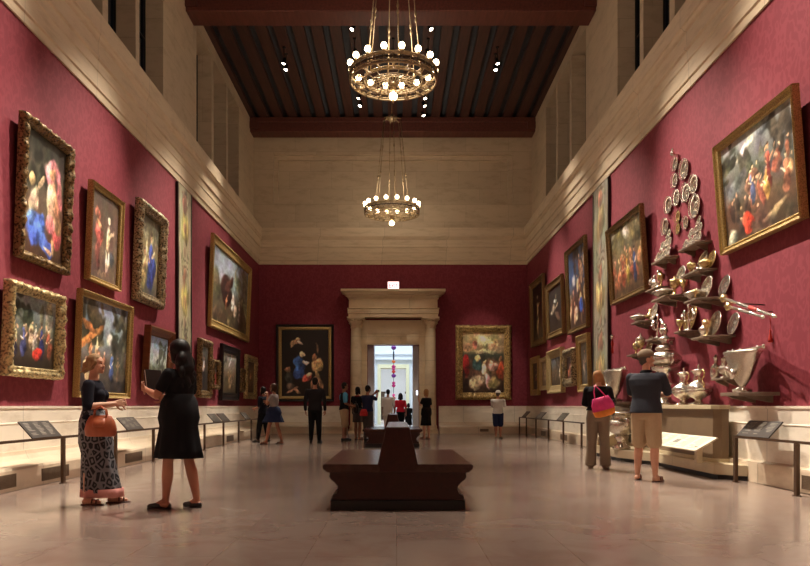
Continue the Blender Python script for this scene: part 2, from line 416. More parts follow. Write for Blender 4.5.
# upper walls with window groups
WG = [(24.4, 22.85), (22.62, 21.05), (20.82, 19.25), (16.5, 14.98), (14.76, 13.35), (13.1, 11.6), (8.3, 6.7), (6.5, 4.9), (4.7, 3.1)]
HEAD, REC = 11.15, .45
def upper(side):
    X = UL if side < 0 else UR; sg = side; m = MB(); ys = sorted([(b, a) for a, b in WG]); y = FRONT
    for a, b in ys:
        m.box((X, y, Z_COR - .02), (X + sg * .9, a, Z_CEIL + .2)); y = b
        m.box((X, a, HEAD), (X + sg * .9, b, Z_CEIL + .2))
    m.box((X, y, Z_COR - .02), (X + sg * .9, BW + .4, Z_CEIL + .2))
    m.box((X, FRONT, Z_COR - .3), (X + sg * .9, BW + .4, Z_COR - .02))
    struct(m.build('wall_left_upper' if sg < 0 else 'wall_right_upper', 'stone_up'))
    for i, (a, b) in enumerate(ys):
        nm = 'window_%d' % (i + 1 + (0 if sg < 0 else 9))
        g = MB().box((X + sg * (REC), a, Z_COR), (X + sg * (REC + .02), b, HEAD)); g = struct(g.build(nm, 'glass_night'))
        f = MB()
        for yy in (a, (a + b) / 2 - .02, b - .04): f.box((X + sg * (REC - .05), yy, Z_COR), (X + sg * REC, yy + .04, HEAD))
        for zz in (8.5, 9.4, 10.3): f.box((X + sg * (REC - .04), a, zz), (X + sg * REC, b, zz + .03))
        f.build('window_frame', 'winframe', g)
upper(-1); upper(1)
m = MB().box((UL - .5, BW + .26, Z_COR - .3), (UR + .5, BW + .6, Z_CEIL + .2))
X0, X1, Z0, Z1 = -4.62, 4.36, 8.62, 10.44       # plain border around a stepped, sunk field on the end wall
for st, y0_, y1_, wdt in ((0, 0, .12, 0), (1, .12, .26, .16)):
    xa, xb, za, zb_ = X0 + wdt, X1 - wdt, Z0 + wdt, Z1 - wdt
    for a, b in (((UL - .5, Z_COR - .3), (xa, Z_CEIL + .2)), ((xb, Z_COR - .3), (UR + .5, Z_CEIL + .2)), ((xa, Z_COR - .3), (xb, za)), ((xa, zb_), (xb, Z_CEIL + .2))):
        m.box((a[0], BW + y0_, a[1]), (b[0], BW + y1_, b[1]))
struct(m.build('wall_back_upper', 'stone_up'))

# ceiling: slate boards between long joists, cross beams
struct(MB().box((UL - .3, FRONT, Z_CEIL + .16), (UR + .3, BW + .3, Z_CEIL + .3)).build('ceiling', 'panelblue'))
m = MB(); nj = 20; pitch = (UR - UL) / nj
for i in range(nj + 1):
    x = UL + pitch * i; m.box((x - pitch * .30, FRONT, Z_CEIL), (x + pitch * .30, BW, Z_CEIL + .16))
struct(m.build('trim_7', 'joist'))
for k, (a, b) in enumerate(((18.25, 18.97), (26.25, 26.87), (10.3, 11.0), (2.3, 3.0))):
    m = MB().box((UL, a, Z_BEAM), (UR, b, Z_CEIL)); m.box((UL, a - .05, Z_BEAM + .33), (UR, b + .05, Z_CEIL))
    bevel(struct(m.build('trim_%d' % (8 + k), 'beam')), .02)
    s = MB()
    for sx in (UL, UR - .3): s.box((sx, a - .07, Z_BEAM - .0 + .1), (sx + .3, b + .07, Z_BEAM + .34))
    s.build('beam_end', 'beam', bpy.data.objects['trim_%d' % (8 + k)])

# ------------------------------------------------------------------ door surround on the end wall
door = bpy.data.objects.new('door_1', None); COL.objects.link(door); struct(door)
dcx = -.125
m = MB()
for sg in (-1, 1):
    x = dcx + sg * 1.22
    m.box((x - .30 if sg < 0 else x - .25, BW - .16, 0), (x + .25 if sg < 0 else x + .30, BW, 4.22))     # flat architrave
m.box((DXL, BW - .16, DZ), (DXR, BW, 4.22))
m.box((DXL - .1, BW - .20, DZ - .0), (DXR + .1, BW - .16, DZ + .12)); m.box((DXL - .12, BW - .20, 0), (DXL, BW - .16, DZ)); m.box((DXR, BW - .20, 0), (DXR + .12, BW - .16, DZ))
m.box((DXL - .0, BW - .19, DZ + .42), (DXR + 0, BW - .16, DZ + .5))
m.build('architrave', 'stone_door', door)
for sg in (-1, 1):
    x = dcx + sg * 1.38
    c = MB().box((x - .28, BW - .50, 0), (x + .28, BW - .02, .10)); c.lathe([(.27, .1), (.27, .16), (.24, .19), (.235, .22), (.25, .26), (.23, .30), (.215, .34), (.21, 1.4), (.185, 3.92)], (x, BW - .26, 0), 20, flute=.02, nf=14)
    c.build('column', 'stone_door', door)
    c = MB().lathe([(.19, 3.9), (.20, 3.94), (.185, 3.96), (.20, 4.02), (.26, 4.10), (.24, 4.12), (.28, 4.19), (.33, 4.24)], (x, BW - .26, 0), 24, flute=.08, nf=8)
    for a in range(8):
        t = a * PI / 4 + PI / 8; c.sphere((x + .27 * math.cos(t), BW - .26 + .27 * math.sin(t), 4.19), .05, 8, 6)
    c.box((x - .32, BW - .58, 4.24), (x + .32, BW, 4.30)); c.build('capital', 'stone_door', door)
ent = [(.50, 4.30), (.50, 4.42), (.53, 4.44), (.53, 4.58), (.56, 4.62), (.48, 4.64), (.48, 4.98), (.53, 5.0), (.56, 5.05), (.56, 5.09), (.66, 5.12), (.72, 5.18), (.80, 5.21), (.80, 5.29), (0, 5.29), (0, 4.30)]
m = MB()
for u, v, du in ((0, 0, 0),):
    # mitred at the ends: sweep the profile around three sides
    pts = ent
    vs = []; n = len(pts)
    for (px, dirx) in ((dcx - 1.22, -1), (dcx + 1.22, 1)):
        for (a, z) in pts: vs.append((px + dirx * a * .86 if a > 0 else px + dirx * 0, BW - a, z))
    fs = [(i, (i + 1) % n, n + (i + 1) % n, n + i) for i in range(n)]
    m.add(vs, fs)
    for (px, dirx) in ((dcx - 1.22, -1), (dcx + 1.22, 1)):
        vs = [(px + dirx * a * .86 if a > 0 else px, BW - a, z) for a, z in pts] + [(px + dirx * a * .86 if a > 0 else px, BW, z) for a, z in pts]
        m.add(vs, [(i, (i + 1) % n, n + (i + 1) % n, n + i) for i in range(n)])
m.build('entablature', 'stone_door', door, recalc=True)
m = MB()
JL, JR = -.86, .62
m.box((DXL, BW + .4, 0), (JL, BW + 1.5, DZ + .25)); m.box((DXR, BW + .4, 0), (JR, BW + 1.5, DZ + .25))
m.box((DXL - .2, BW + .4, 0), (DXL, BW + 1.5, DZ + .3)); m.box((DXR, BW + .4, 0), (DXR + .2, BW + 1.5, DZ + .3))
m.build('white_reveal', 'whitewall', door)

# rotunda and hall beyond the doorway
struct(MB().box((-9, BW, -.2), (9, 62, 0)).build('floor_beyond', 'halfloor'))
m = MB().box((-6, BW + .5, 0), (DXL - .2, BW + 1.5, 8)).box((DXR + .2, BW + .5, 0), (6, BW + 1.5, 8)).box((DXL - .2, BW + .5, 4.4), (DXR + .2, BW + 1.5, 8))
m.box((-6, 28, 0), (-5.7, 41, 8)).box((5.7, 28, 0), (6, 41, 8))
FX0, FX1 = -1.06, .70
m.box((-6, 40.3, 0), (FX0, 41, 8)).box((FX1, 40.3, 0), (6, 41, 8)).box((FX0, 40.3, 3.15), (FX1, 41, 8))
m.box((-6, 40.0, 3.6), (6, 40.3, 3.72)).box((-6, 40.1, 3.9), (6, 40.3, 3.96))
struct(m.build('wall_beyond', 'whitewall'))
struct(MB().box((-6, 28, 8), (6, 41, 8.2)).build('ceiling_beyond', 'whitewall'))
d2 = bpy.data.objects.new('door_2', None); COL.objects.link(d2); struct(d2)
m = MB().box((FX0, 40.1, 0), (FX0 + .17, 41, 3.13)).box((FX1 - .17, 40.1, 0), (FX1, 41, 3.13)).box((FX0, 40.1, 3.13), (FX1, 40.3, 3.34)).box((FX0 + .02, 40.3, 3.13), (FX1 - .02, 41, 3.149))
m.build('door_frame', 'creamwall', d2)
m = MB().box((-3, 55, 0), (3, 55.3, 6)).box((-2.2, 41, 0), (-2.0, 55, 6)).box((2.0, 41, 0), (2.2, 55, 6)).box((-2.2, 41, 4.6), (2.2, 55.3, 4.8))
struct(m.build('wall_far_hall', 'whitewall'))
for k, x in enumerate((-1.15, .95)):
    c = tag(MB().box((x - .33, 53.9, 0), (x + .33, 54.3, .5)).box((x - .25, 54, .5), (x + .25, 54.2, 1.95)).box((x - .33, 53.95, 1.95), (x + .33, 54.25, 2.1)).build('display_cabinet', 'darkmetal'),
            'dark cabinet far behind the doorway, to the %s of the hanging coloured ornaments' % ('left' if k == 0 else 'right'), 'cabinet')
# daylight there
for nm, loc, sz, pw, colr in (('skylight_lamp', (0, 34.5, 7.8), 6, 620, (.66, .82, 1)), ('hall_lamp', (0, 48, 4.5), 3.5, 300, (.85, .93, 1))):
    ld = bpy.data.lights.new(nm, 'AREA'); ld.size = sz; ld.energy = pw; ld.color = colr
    lo = bpy.data.objects.new(nm, ld); COL.objects.link(lo); lo.location = loc
# hanging string of glass ornaments
ho = thing('hanging_ornament', 'string of purple, orange and pink glass ornaments hanging in the bright hall beyond the doorway', 'ornament', (-.14, 33.5, 0))
MB().tube([(0, 0, 8.0), (0, 0, 1.3)], .012, 6).build('cord', 'cord_dark', ho)
for py, mt, r in ((347.5, 'g_purple', .12), (354.5, 'cord_dark', .04), (357, 'cord_dark', .04), (361.5, 'g_orange', .085), (366.5, 'g_magenta', .10), (368.5, 'g_pink', .09), (371.5, 'g_redorange', .09), (375.5, 'g_purple', .11),
                  (383, 'g_magenta', .08), (385.5, 'g_magenta', .09), (395, 'g_pink', .07), (398, 'g_redorange', .09), (402, 'g_magenta', .08)):
    z = at(393.5, py, 33.5).z
    b = MB().lathe([(.01, -r), (r * .55, -r * .8), (r, -r * .2), (r * .9, r * .3), (r * .35, r * .75), (r * .12, r)], (0, 0, z), 14, flute=.08, nf=7)
    if mt == 'cord_dark': b.caps((0, 0, z - .12), (0, 0, z + .12), .035, .035)
    b.build('glass_bead' if mt != 'cord_dark' else 'dark_bead', mt, ho)

# exit sign
p = at(393.4, 291.6, BW - .45)
sg = thing('exit_sign', 'small lit EXIT sign with red letters on top of the doorway cornice', 'sign', (p.x, BW - .55, 5.29))
hz, hw = .30, .20
bevel(MB().box((-hw - .015, -.05, 0), (hw + .015, .05, hz)).build('housing', 'signbody', sg), .008)
MB().box((-hw, -.056, .02), (hw, -.0505, hz - .015)).build('lit_face', 'exitwhite', sg)
cu = bpy.data.curves.new('exit_text', 'FONT'); cu.body = 'EXIT'; cu.size = .2; cu.extrude = .004; cu.align_x = 'CENTER'; cu.offset = .004
to = bpy.data.objects.new('tmp', cu); COL.objects.link(to)
dg = bpy.context.evaluated_depsgraph_get(); me = bpy.data.meshes.new_from_object(to.evaluated_get(dg)); bpy.data.objects.remove(to)
me.materials.clear(); me.materials.append(M['exitred']); lt = bpy.data.objects.new('letters', me); COL.objects.link(lt); lt.parent = sg
lt.location = (0, -.062, .065); lt.rotation_euler = (R(90), 0, 0)
lt.scale = (.8, 1.1, 1)

# ------------------------------------------------------------------ chandeliers
def chandelier(label, loc, zbot, ztop, power=1.):
    t = thing('chandelier', label, 'chandelier', (loc[0], loc[1], zbot), (0, 0, R(11)), )
    Rr, rb = .91, .21
    m = MB()
    for z, r, rr in ((0, Rr, .022), (.05, Rr + .01, .014), (.17, Rr, .016), (.205, Rr + .01, .02), (0, .62, .02), (.05, .62, .012)):
        m.tube([(r * math.cos(2 * PI * i / 48), r * math.sin(2 * PI * i / 48), z) for i in range(48)], rr, 6, True)
    m.build('hoop', 'iron', t)
    m = MB()
    for k in range(64):
        a = 2 * PI * k / 64; b = 2 * PI * (k + 1) / 64; z0, z1 = (.02, .19) if k % 2 else (.19, .02)
        m.tube([(Rr * math.cos(a + (b - a) * q), Rr * math.sin(a + (b - a) * q), z0 + (z1 - z0) * q) for q in (0, .5, 1)], .009, 5)
    m.tube([((Rr + .004) * math.cos(2 * PI * i / 48), (Rr + .004) * math.sin(2 * PI * i / 48), .11) for i in range(48)], .02, 5, True)
    m.build('pierced_band', 'darkmetal', t)
    m = MB()
    for k in range(32):
        a = 2 * PI * k / 32; m.tube([((Rr + .012) * math.cos(a), (Rr + .012) * math.sin(a), z) for z in (.0, .2)], .007, 5)
    for k in range(16):          # scrolls between the hoops
        a = 2 * PI * (k + .5) / 16; pts = []
        for j in range(16):
            q = j / 15; th = q * 2.2 * PI; rr = .055 * (1 - .6 * q); c = .765
            pts.append(((c + rr * math.cos(th)) * math.cos(a), (c + rr * math.cos(th)) * math.sin(a), -.01 + rr * math.sin(th) * .6))
        pts = [(.905 * math.cos(a), .905 * math.sin(a), -.01)] + pts + [(.63 * math.cos(a), .63 * math.sin(a), 0)]
        m.tube(pts, .010, 5)
        m.tube([(.62 * math.cos(a), .62 * math.sin(a), 0), (.76 * math.cos(a + .06), .76 * math.sin(a + .06), -.05), (.91 * math.cos(a), .91 * math.sin(a), 0)], .011, 5)
    m.build('scrollwork', 'iron', t)
    m = MB()
    for k in range(16):
        a = 2 * PI * k / 16
        prof = [(.62, 0), (.50, -.04), (.36, -.015), (.24, .03), (.14, .02), (.06, -.08), (.03, -.16)]
        m.tube([(r * math.cos(a + (.15 if 1 < i < 5 else 0)), r * math.sin(a + (.15 if 1 < i < 5 else 0)), z) for i, (r, z) in enumerate(prof)], .009, 5)
    for r, z in ((.50, -.04), (.36, -.015), (.2, .03)):
        m.tube([(r * math.cos(2 * PI * i / 32), r * math.sin(2 * PI * i / 32), z) for i in range(32)], .008, 5, True)
    for k in range(16):
        a = 2 * PI * (k + .5) / 16
        for r0, rr, z in ((.43, .05, -.03), (.28, .04, .01)):
            m.tube([((r0 + rr * math.cos(th)) * math.cos(a + .10 * math.sin(th)), (r0 + rr * math.cos(th)) * math.sin(a + .10 * math.sin(th)), z) for th in [2 * PI * q / 10 for q in range(10)]], .008, 4, True)
    m.lathe([(.03, -.2), (.07, -.16), (.05, -.1), (.09, -.05), (.03, 0)], (0, 0, 0), 12)
    m.build('basket', 'iron', t)
    g = MB().sphere((0, 0, -.30), .085, 16, 10).build('globe', 'bulb', t)
    MB().lathe([(.004, -.46), (.02, -.42), (.03, -.385), (.015, -.37)], (0, 0, 0), 10).build('finial', 'iron', t)
    for k in range(16):
        a = 2 * PI * k / 16; x, y = Rr * math.cos(a), Rr * math.sin(a)
        c = MB().lathe([(.012, .19), (.045, .205), (.05, .215), (.022, .22), (.022, .255), (.028, .26)], (x, y, 0), 10).build('socket', 'iron', t)
        MB().lathe([(.012, .255), (.042, .275), (.062, .31), (.064, .335), (.048, .375), (.008, .395)], (x, y, 0), 12).build('bulb', 'bulb', c)
    top = ztop - zbot
    m = MB()
    for k in range(6):
        a = 2 * PI * (k + .5) / 6
        p1 = Vector((.30 * math.cos(a), .30 * math.sin(a), top - .05))
        p0b = Vector((.62 * math.cos(a), .62 * math.sin(a), .05))
        m.tube([p0b, p1], .011, 6)
        for q in (.08, .36, .40, .68): m.sphere(p0b.lerp(p1, q), .028, 8, 6, (1, 1, 2.2))
    m.build('suspension_rod', 'iron', t)
    m = MB().lathe([(.05, top - .12), (.16, top - .06), (.20, top), (.12, top + .04), (.05, top + .1), (.03, top + .12)], (0, 0, 0), 16)
    for k in range(6):
        a = 2 * PI * (k + .5) / 6; m.caps((.12 * math.cos(a), .12 * math.sin(a), top), (.31 * math.cos(a), .31 * math.sin(a), top - .06), .03, .02)
    m.tube([(0, 0, top + .1), (0, 0, Z_CEIL - zbot)], .015, 6)
    m.build('crown', 'iron', t)
    ld = bpy.data.lights.new('chandelier_light', 'POINT'); ld.energy = CH_POINT * power; ld.color = WARM; ld.shadow_soft_size = .35
    lo = bpy.data.objects.new('chandelier_light', ld); COL.objects.link(lo); lo.parent = t; lo.location = (0, 0, .75)
    return t
chandelier('large round iron chandelier over the middle of the hall, before the big cross beam', (-.07, 15.2), 7.86, 11.2, 1.5)
chandelier('unseen round iron chandelier added over the near hall to light the upper stone', (-.07, 6.0), 7.86, 11.2, 2.7)  # added out of view, brightens the upper stone near the camera
chandelier('smaller looking ring chandelier hanging farther back before the stone end wall', (-.16, 24.2), 7.46, 10.7, .85)

# ------------------------------------------------------------------ spotlights
def side_word(x): return 'left' if x < 0 else 'right'
def spotlight(x, y, z, ax, ay, az, cone, pf, label):
    d = (Vector((ax, ay, az)) - Vector((x, y, z))).normalized()
    t = thing('spotlight', label, 'spotlight', (x, y, z), (0, 0, 0), 'ceiling spotlights')
    MB().tube([(0, 0, Z_CEIL - z + .0), (0, 0, .05)], .012, 6).lathe([(.05, Z_CEIL - z - .03), (.05, Z_CEIL - z)], (0, 0, 0), 10).build('stem', 'blackmetal', t)
    MB().lathe([(.03, -.14), (.055, -.12), (.06, .0), (.065, .08), (.06, .08), (.055, .04)], (0, 0, 0), 14, d).build('can', 'blackmetal', t)
    MB().lathe([(.052, .05), (.03, .062), (.005, .066)], (0, 0, 0), 12, d).build('lens', 'lens', t)
    ld = bpy.data.lights.new('spot', 'SPOT'); ld.energy = SPOT_POWER * pf; ld.color = WARM; ld.spot_size = R(cone); ld.spot_blend = .9; ld.shadow_soft_size = .06
    lo = bpy.data.objects.new('spot', ld); COL.objects.link(lo); lo.parent = t; lo.location = d * .12
    lo.rotation_euler = d.to_track_quat('-Z', 'Y').to_euler()
    return t
SPOT_LABEL = {0: 'just behind the big cross beam, left of the chandelier', 6: 'just behind the big cross beam, right of the chandelier', 1: 'near the end wall, left pair, nearer lamp', 7: 'near the end wall, right row, middle lamp',
    2: 'far left on the ceiling, nearer lamp of the pair', 8: 'far right on the ceiling, nearer lamp of the pair', 12: 'facing the end wall, right one of three', 13: 'facing the end wall, left one of three', 14: 'facing the end wall, middle one of three',
    15: 'near the end wall, left pair, farther lamp', 16: 'near the end wall, right row, nearer lamp', 17: 'near the end wall, right row, farthest lamp', 18: 'far left on the ceiling, farther lamp of the pair', 19: 'far right on the ceiling, farther lamp of the pair'}
for i, s_ in enumerate(SPOTS + WASH):
    spotlight(*s_[:7], s_[7], 'black ceiling spotlight ' + SPOT_LABEL.get(i, 'on the ceiling nearer the camera than the big cross beam') if i != 24 else 'black ceiling spotlight near the end wall pointing straight down')

# ------------------------------------------------------------------ benches
def bench(label, x, y0, length=2.34):
    t = thing('bench', label, 'bench', (x, y0, 0))
    L = length
    # body profile across the width, scrolled sides
    half = [(.645, .10), (.645, .14), (.60, .16), (.585, .20), (.59, .235), (.625, .275), (.66, .30), (.675, .33), (.665, .355), (.68, .375)]
    prof = half + [(-u, v) for u, v in reversed(half)]
    MB().prism(prof, lambda u, v, s: (u, s, v), .03, L - .03).build('body', 'bench', t, recalc=True)
    bevel(MB().box((-.66, .0, 0), (.66, L, .10)).build('plinth', 'darkbase', t), .006)
    for sg in (-1, 1):
        pr = [(sg * u, v) for u, v in ((.17, .375), (.70, .375), (.705, .39), (.725, .40), (.735, .42), (.73, .445), (.715, .452), (.17, .452))]
        MB().prism(pr, lambda u, v, s: (u, s, v), -.02, L + .02).build('seat', 'benchtop', t, recalc=True)
    bk = [(.26, .375), (.22, .40), (.195, .46), (.165, .60), (.135, .70), (.118, .79), (.118, .81)]
    bk = bk + [(-u, v) for u, v in reversed(bk)]
    bevel(MB().prism(bk, lambda u, v, s: (u, s, v), -.015, L + .015).build('backrest', 'bench', t, recalc=True), .006)
    MB().box((-.11, .0, .8105), (.11, L, .8145)).build('polished_cap', 'benchtop', t)
    return t
bench('dark mahogany double-sided bench with scrolled sides, nearest the camera', .012, 7.03)
bench('reddish wooden double-sided bench standing behind the front bench, before the doorway', -.10, 17.6)

# ------------------------------------------------------------------ wall fittings: grilles, barriers, reading boards
def grille(y0, y1, side, label, z0=.05, z1=.21):
    m = MB(); s = 1 if side < 0 else -1
    X = PL if side < 0 else PR
    m.box((X, y0, z0), (X + s * .008, y0 + .02, z1)).box((X, y1 - .02, z0), (X + s * .008, y1, z1)).box((X, y0, z0), (X + s * .008, y1, z0 + .015)).box((X, y0, z1 - .015), (X + s * .008, y1, z1))
    for k in range(7): z = z0 + .025 + k * .018; m.box((X, y0, z), (X + s * .006, y1, z + .009))
    m.box((X, y0, z0), (X + s * .001, y1, z1))
    return tag(m.build('vent_grille', 'grille'), label, 'vent', 'floor vents in the stone base')
grille(8.10, 8.66, -1, 'bronze air vent in the left stone base at the very edge of the picture')
grille(9.29, 10.05, -1, 'bronze air vent in the left base by the nearest rail post')
grille(12.16, 12.95, -1, 'bronze air vent in the left base between the two standing women')
grille(19.4, 20.2, -1, 'small far air vent in the left base behind the rail')
grille(7.6, 8.45, 1, 'bronze air vent in the right base at the picture edge')
grille(20.1, 20.9, 1, 'far air vent in the right base behind the rail')
grille(23.0, 23.7, 1, 'farthest air vent in the right base near the end wall')
m = MB(); x = at(484, 432, PB).x
m.box((x - .16, BW - .568, .08), (x + .16, BW - .56, .18))
tag(m.build('vent_grille', 'grille'), 'small dark vent in the base of the end wall beside the man in shorts', 'vent', 'floor vents in the stone base')

def barrier(name, X, posts, y0, y1, label):
    t = thing(name, label, 'railing', (X, posts[0], 0))
    MB().box((-.018, y0 - posts[0], .595), (.018, y1 - posts[0], .625)).build('rail', 'railmetal', t)
    for p in posts:
        m = MB().box((-.02, p - posts[0] - .03, 0), (.02, p - posts[0] + .03, .6)).box((-.03, p - posts[0] - .045, 0), (.03, p - posts[0] + .045, .012))
        m.build('post', 'railmetal', t)
    return t
barrier('barrier_rail', -4.40, [3.9, 5.8, 7.7, 9.5, 11.27, 13.03, 14.8, 16.5, 18.3, 20.06, 21.8], 2.5, 24.5, 'long low bronze barrier rail along the left wall')
barrier('barrier_rail', 4.53, [2.6, 4.5, 6.35, 8.15, 9.62], 1.5, 9.66, 'low bronze barrier rail at the right edge, ending at the silver display')
barrier('barrier_rail', 4.47, [17.4, 19.3, 21.2, 23.1, 24.8, 26.2], 17.2, 26.22, 'low bronze barrier rail far down the right wall past the silver display')
def board(X, y0, y1, label):
    s = -1 if X < 0 else 1
    t = thing('reading_board', label, 'information board', (X, y0, .62), (0, 0, 0), 'sloping dark label boards on the rails')
    L = y1 - y0; a = math.atan2(.2, .18)
    f = lambda u, v, n: (s * (u * .18 - n * .2 / .27), v, u * .2 + n * .18 / .27)
    def slab(u0, u1, v0, v1, n0, n1, mb):
        P = [f(u, v, n) for n in (n0, n1) for (u, v) in ((u0, v0), (u1, v0), (u1, v1), (u0, v1))]
        mb.add(P, [(0, 3, 2, 1), (4, 5, 6, 7), (0, 1, 5, 4), (1, 2, 6, 5), (2, 3, 7, 6), (3, 0, 4, 7)]); return mb
    slab(0, 1, 0, L, 0, .015, MB()).build('board', 'panel_dark', t, recalc=True)
    m = MB(); rnd = random.Random(y0)
    for c0 in (.08, .40, .70):
        for k in range(9):
            if rnd.random() < .85: u = .86 - k * .085; slab(u, u + .03, L * c0, L * (c0 + .12 + .1 * rnd.random()), .015, .0155, m)
    m.build('printed_lines', 'panel_text', t, recalc=True)
    MB().box((s * .02, .1, -.02), (s * .05, L - .1, .02)).build('bracket', 'railmetal', t)
board(-4.40, 8.69, 9.44, 'dark sloping label board on the left rail under the leftmost paintings')
board(-4.40, 11.75, 12.5, 'dark sloping label board on the left rail behind the rust handbag')
board(-4.40, 17.35, 18.1, 'dark sloping label board on the left rail just right of the woman in black')
board(-4.40, 18.25, 19.0, 'dark sloping label board on the left rail, middle of the far three')
board(-4.40, 21.0, 21.7, 'dark sloping label board farthest along the left rail near the walking pair')
board(4.53, 8.76, 9.58, 'dark sloping label board on the near right rail beside the silver display')
board(4.47, 19.36, 20.1, 'dark sloping label board on the far right rail next to the woman with pink bag')
board(4.47, 22.3, 23.2, 'dark sloping label board on the far right rail, middle one')
board(4.47, 25.0, 25.7, 'dark sloping label board at the far end of the right rail')

# ------------------------------------------------------------------ paintings
def paint_canvas(wd, ht, res, spec):
    res = int(res * 1.25); nx = max(24, int(res * math.sqrt(wd / ht))); ny = max(24, int(res * math.sqrt(ht / wd)))
    X, Y = np.meshgrid(np.linspace(0, 1, nx + 1), np.linspace(0, 1, ny + 1))
    img = np.zeros((ny + 1, nx + 1, 3)); stops = spec['bg']
    ys = [s[0] for s in stops]; cs = np.array([s[1] for s in stops], float)
    for c in range(3): img[:, :, c] = np.interp(Y, ys, cs[:, c])
    rng = np.random.RandomState(spec.get('seed', 1))
    def smooth_noise(n):
        g = rng.uniform(-1, 1, (n + 2, n + 2)); gx = X * n; gy = Y * n; ix = gx.astype(int); iy = gy.astype(int); fx = gx - ix; fy = gy - iy
        fx = fx * fx * (3 - 2 * fx); fy = fy * fy * (3 - 2 * fy)
        return (g[iy, ix] * (1 - fx) + g[iy, ix + 1] * fx) * (1 - fy) + (g[iy + 1, ix] * (1 - fx) + g[iy + 1, ix + 1] * fx) * fy
    X0_, Y0_ = X.copy(), Y.copy()
    wx = .022 * smooth_noise(7) + .014 * smooth_noise(15) + .008 * smooth_noise(30); wy = .022 * smooth_noise(7) + .014 * smooth_noise(15) + .008 * smooth_noise(30)
    fold = .6 * smooth_noise(12) + .5 * smooth_noise(24) + .35 * smooth_noise(46); hue = np.stack([smooth_noise(9), smooth_noise(9), smooth_noise(9)], -1)
    X = np.clip(X + wx, -.05, 1.05); Y = np.clip(Y + wy, -.05, 1.05)
    def blob(cx, cy, rx, ry, rot, col, soft=.35, al=1.):
        ca, sa = math.cos(R(rot)), math.sin(R(rot)); asp = ht / wd
        dx = (X - cx); dy = (Y - cy) * asp
        u = (dx * ca + dy * sa) / rx; v = (-dx * sa + dy * ca) / (ry * asp)
        wv = .10 * np.sin(9 * X + 13 * Y + cx * 40) + .08 * np.sin(23 * X - 19 * Y + cy * 30)
        d = np.sqrt(u * u + v * v) + wv
        a = np.clip((1 - d) / soft, 0, 1) * al; a = a * a * (3 - 2 * a)
        sh = 1 + .45 * np.clip(-.6 * u + .5 * v, -1, 1) + .28 * fold
        img[:] = img * (1 - a[..., None]) + np.clip(np.array(col) * sh[..., None], 0, 255) * a[..., None]
    for b in spec['art']:
        if b[0] == 'b': blob(*b[1:])
        elif b[0] == 'fig':          # standing or seated figure: cx, base, height, cloth colour, skin, lean
            _, cx, by, h, cl, sk, ln = b; asp = ht / wd; hw = h * asp
            blob(cx + ln * .2 * h, by + h * .30, hw * .17, h * .32, -ln * 18, [v * .75 for v in cl], .25)
            blob(cx + ln * .45 * h, by + h * .62, hw * .11, h * .2, -ln * 22, cl, .3)
            blob(cx + ln * .45 * h + hw * .1, by + h * .62, hw * .13, h * .04, 35, sk, .4)
            blob(cx + ln * .45 * h - hw * .1, by + h * .55, hw * .11, h * .035, -40, sk, .4)
            blob(cx + ln * .62 * h, by + h * .88, hw * .055, h * .075, 0, sk, .35)
            blob(cx + ln * .62 * h, by + h * .93, hw * .055, h * .045, 0, [v * .35 for v in sk], .4)
        elif b[0] == 'nude':
            _, cx, by, h, sk, ln = b; hw = h * ht / wd
            blob(cx - hw * .05, by + h * .22, hw * .05, h * .25, 6, sk, .4); blob(cx + hw * .05, by + h * .22, hw * .05, h * .25, -8, sk, .4)
            blob(cx + ln * .1 * h, by + h * .62, hw * .09, h * .22, -ln * 12, sk, .35)
            blob(cx + ln * .2 * h + hw * .12, by + h * .72, hw * .15, h * .035, 40, sk, .4); blob(cx + ln * .2 * h, by + h * .92, hw * .055, h * .07, 0, sk, .35)
        elif b[0] == 'crowd':        # x0, x1, y0, y1, n, size, palette
            _, x0, x1, y0, y1, n, sz, pal = b
            for k in range(n):
                cx = x0 + (x1 - x0) * rng.rand(); cy = y0 + (y1 - y0) * (1 - k / n); c = pal[rng.randint(len(pal))]
                blob(cx, cy, sz * .32 * ht / wd, sz * .5, rng.uniform(-25, 25), c, .4); blob(cx + .2 * sz * rng.uniform(-1, 1), cy + sz * .55, sz * .13 * ht / wd, sz * .14, 0, (196, 150, 112), .4)
        elif b[0] == 'leaves':       # x0, x1, y0, y1, n, size, colour
            _, x0, x1, y0, y1, n, sz, c = b
            for k in range(n):
                q = rng.uniform(.6, 1.4); blob(rng.uniform(x0, x1), rng.uniform(y0, y1), sz * rng.uniform(.5, 1.3), sz * rng.uniform(.4, 1), rng.uniform(0, 180), [v * q for v in c], .5, .8)
    X, Y = X0_, Y0_
    img = img * (1 + .20 * fold[..., None] + .07 * hue) * (1 + rng.uniform(-.09, .09, (ny + 1, nx + 1, 1)))
    lum = img.mean(-1, keepdims=True); img = lum + (img - lum) * .82
    img = img * spec.get('gain', 1.15)
    img = np.clip(img, 0, 255) / 255
    lin = np.where(img <= .04045, img / 12.92, ((img + .055) / 1.055) ** 2.4)
    me = bpy.data.meshes.new('canvas')
    vs = np.stack([(X - .5) * wd, np.zeros_like(X), Y * ht], -1).reshape(-1, 3)
    idx = np.arange((nx + 1) * (ny + 1)).reshape(ny + 1, nx + 1)
    q = np.stack([idx[:-1, :-1], idx[:-1, 1:], idx[1:, 1:], idx[1:, :-1]], -1).reshape(-1, 4)
    me.from_pydata(vs.tolist(), [], q.tolist())
    at_ = me.color_attributes.new('paint', 'FLOAT_COLOR', 'POINT')
    rgba = np.concatenate([lin.reshape(-1, 3), np.ones((lin.shape[0] * lin.shape[1], 1))], 1)
    at_.data.foreach_set('color', rgba.astype(np.float32).ravel())
    me.materials.append(M['paint']); return me

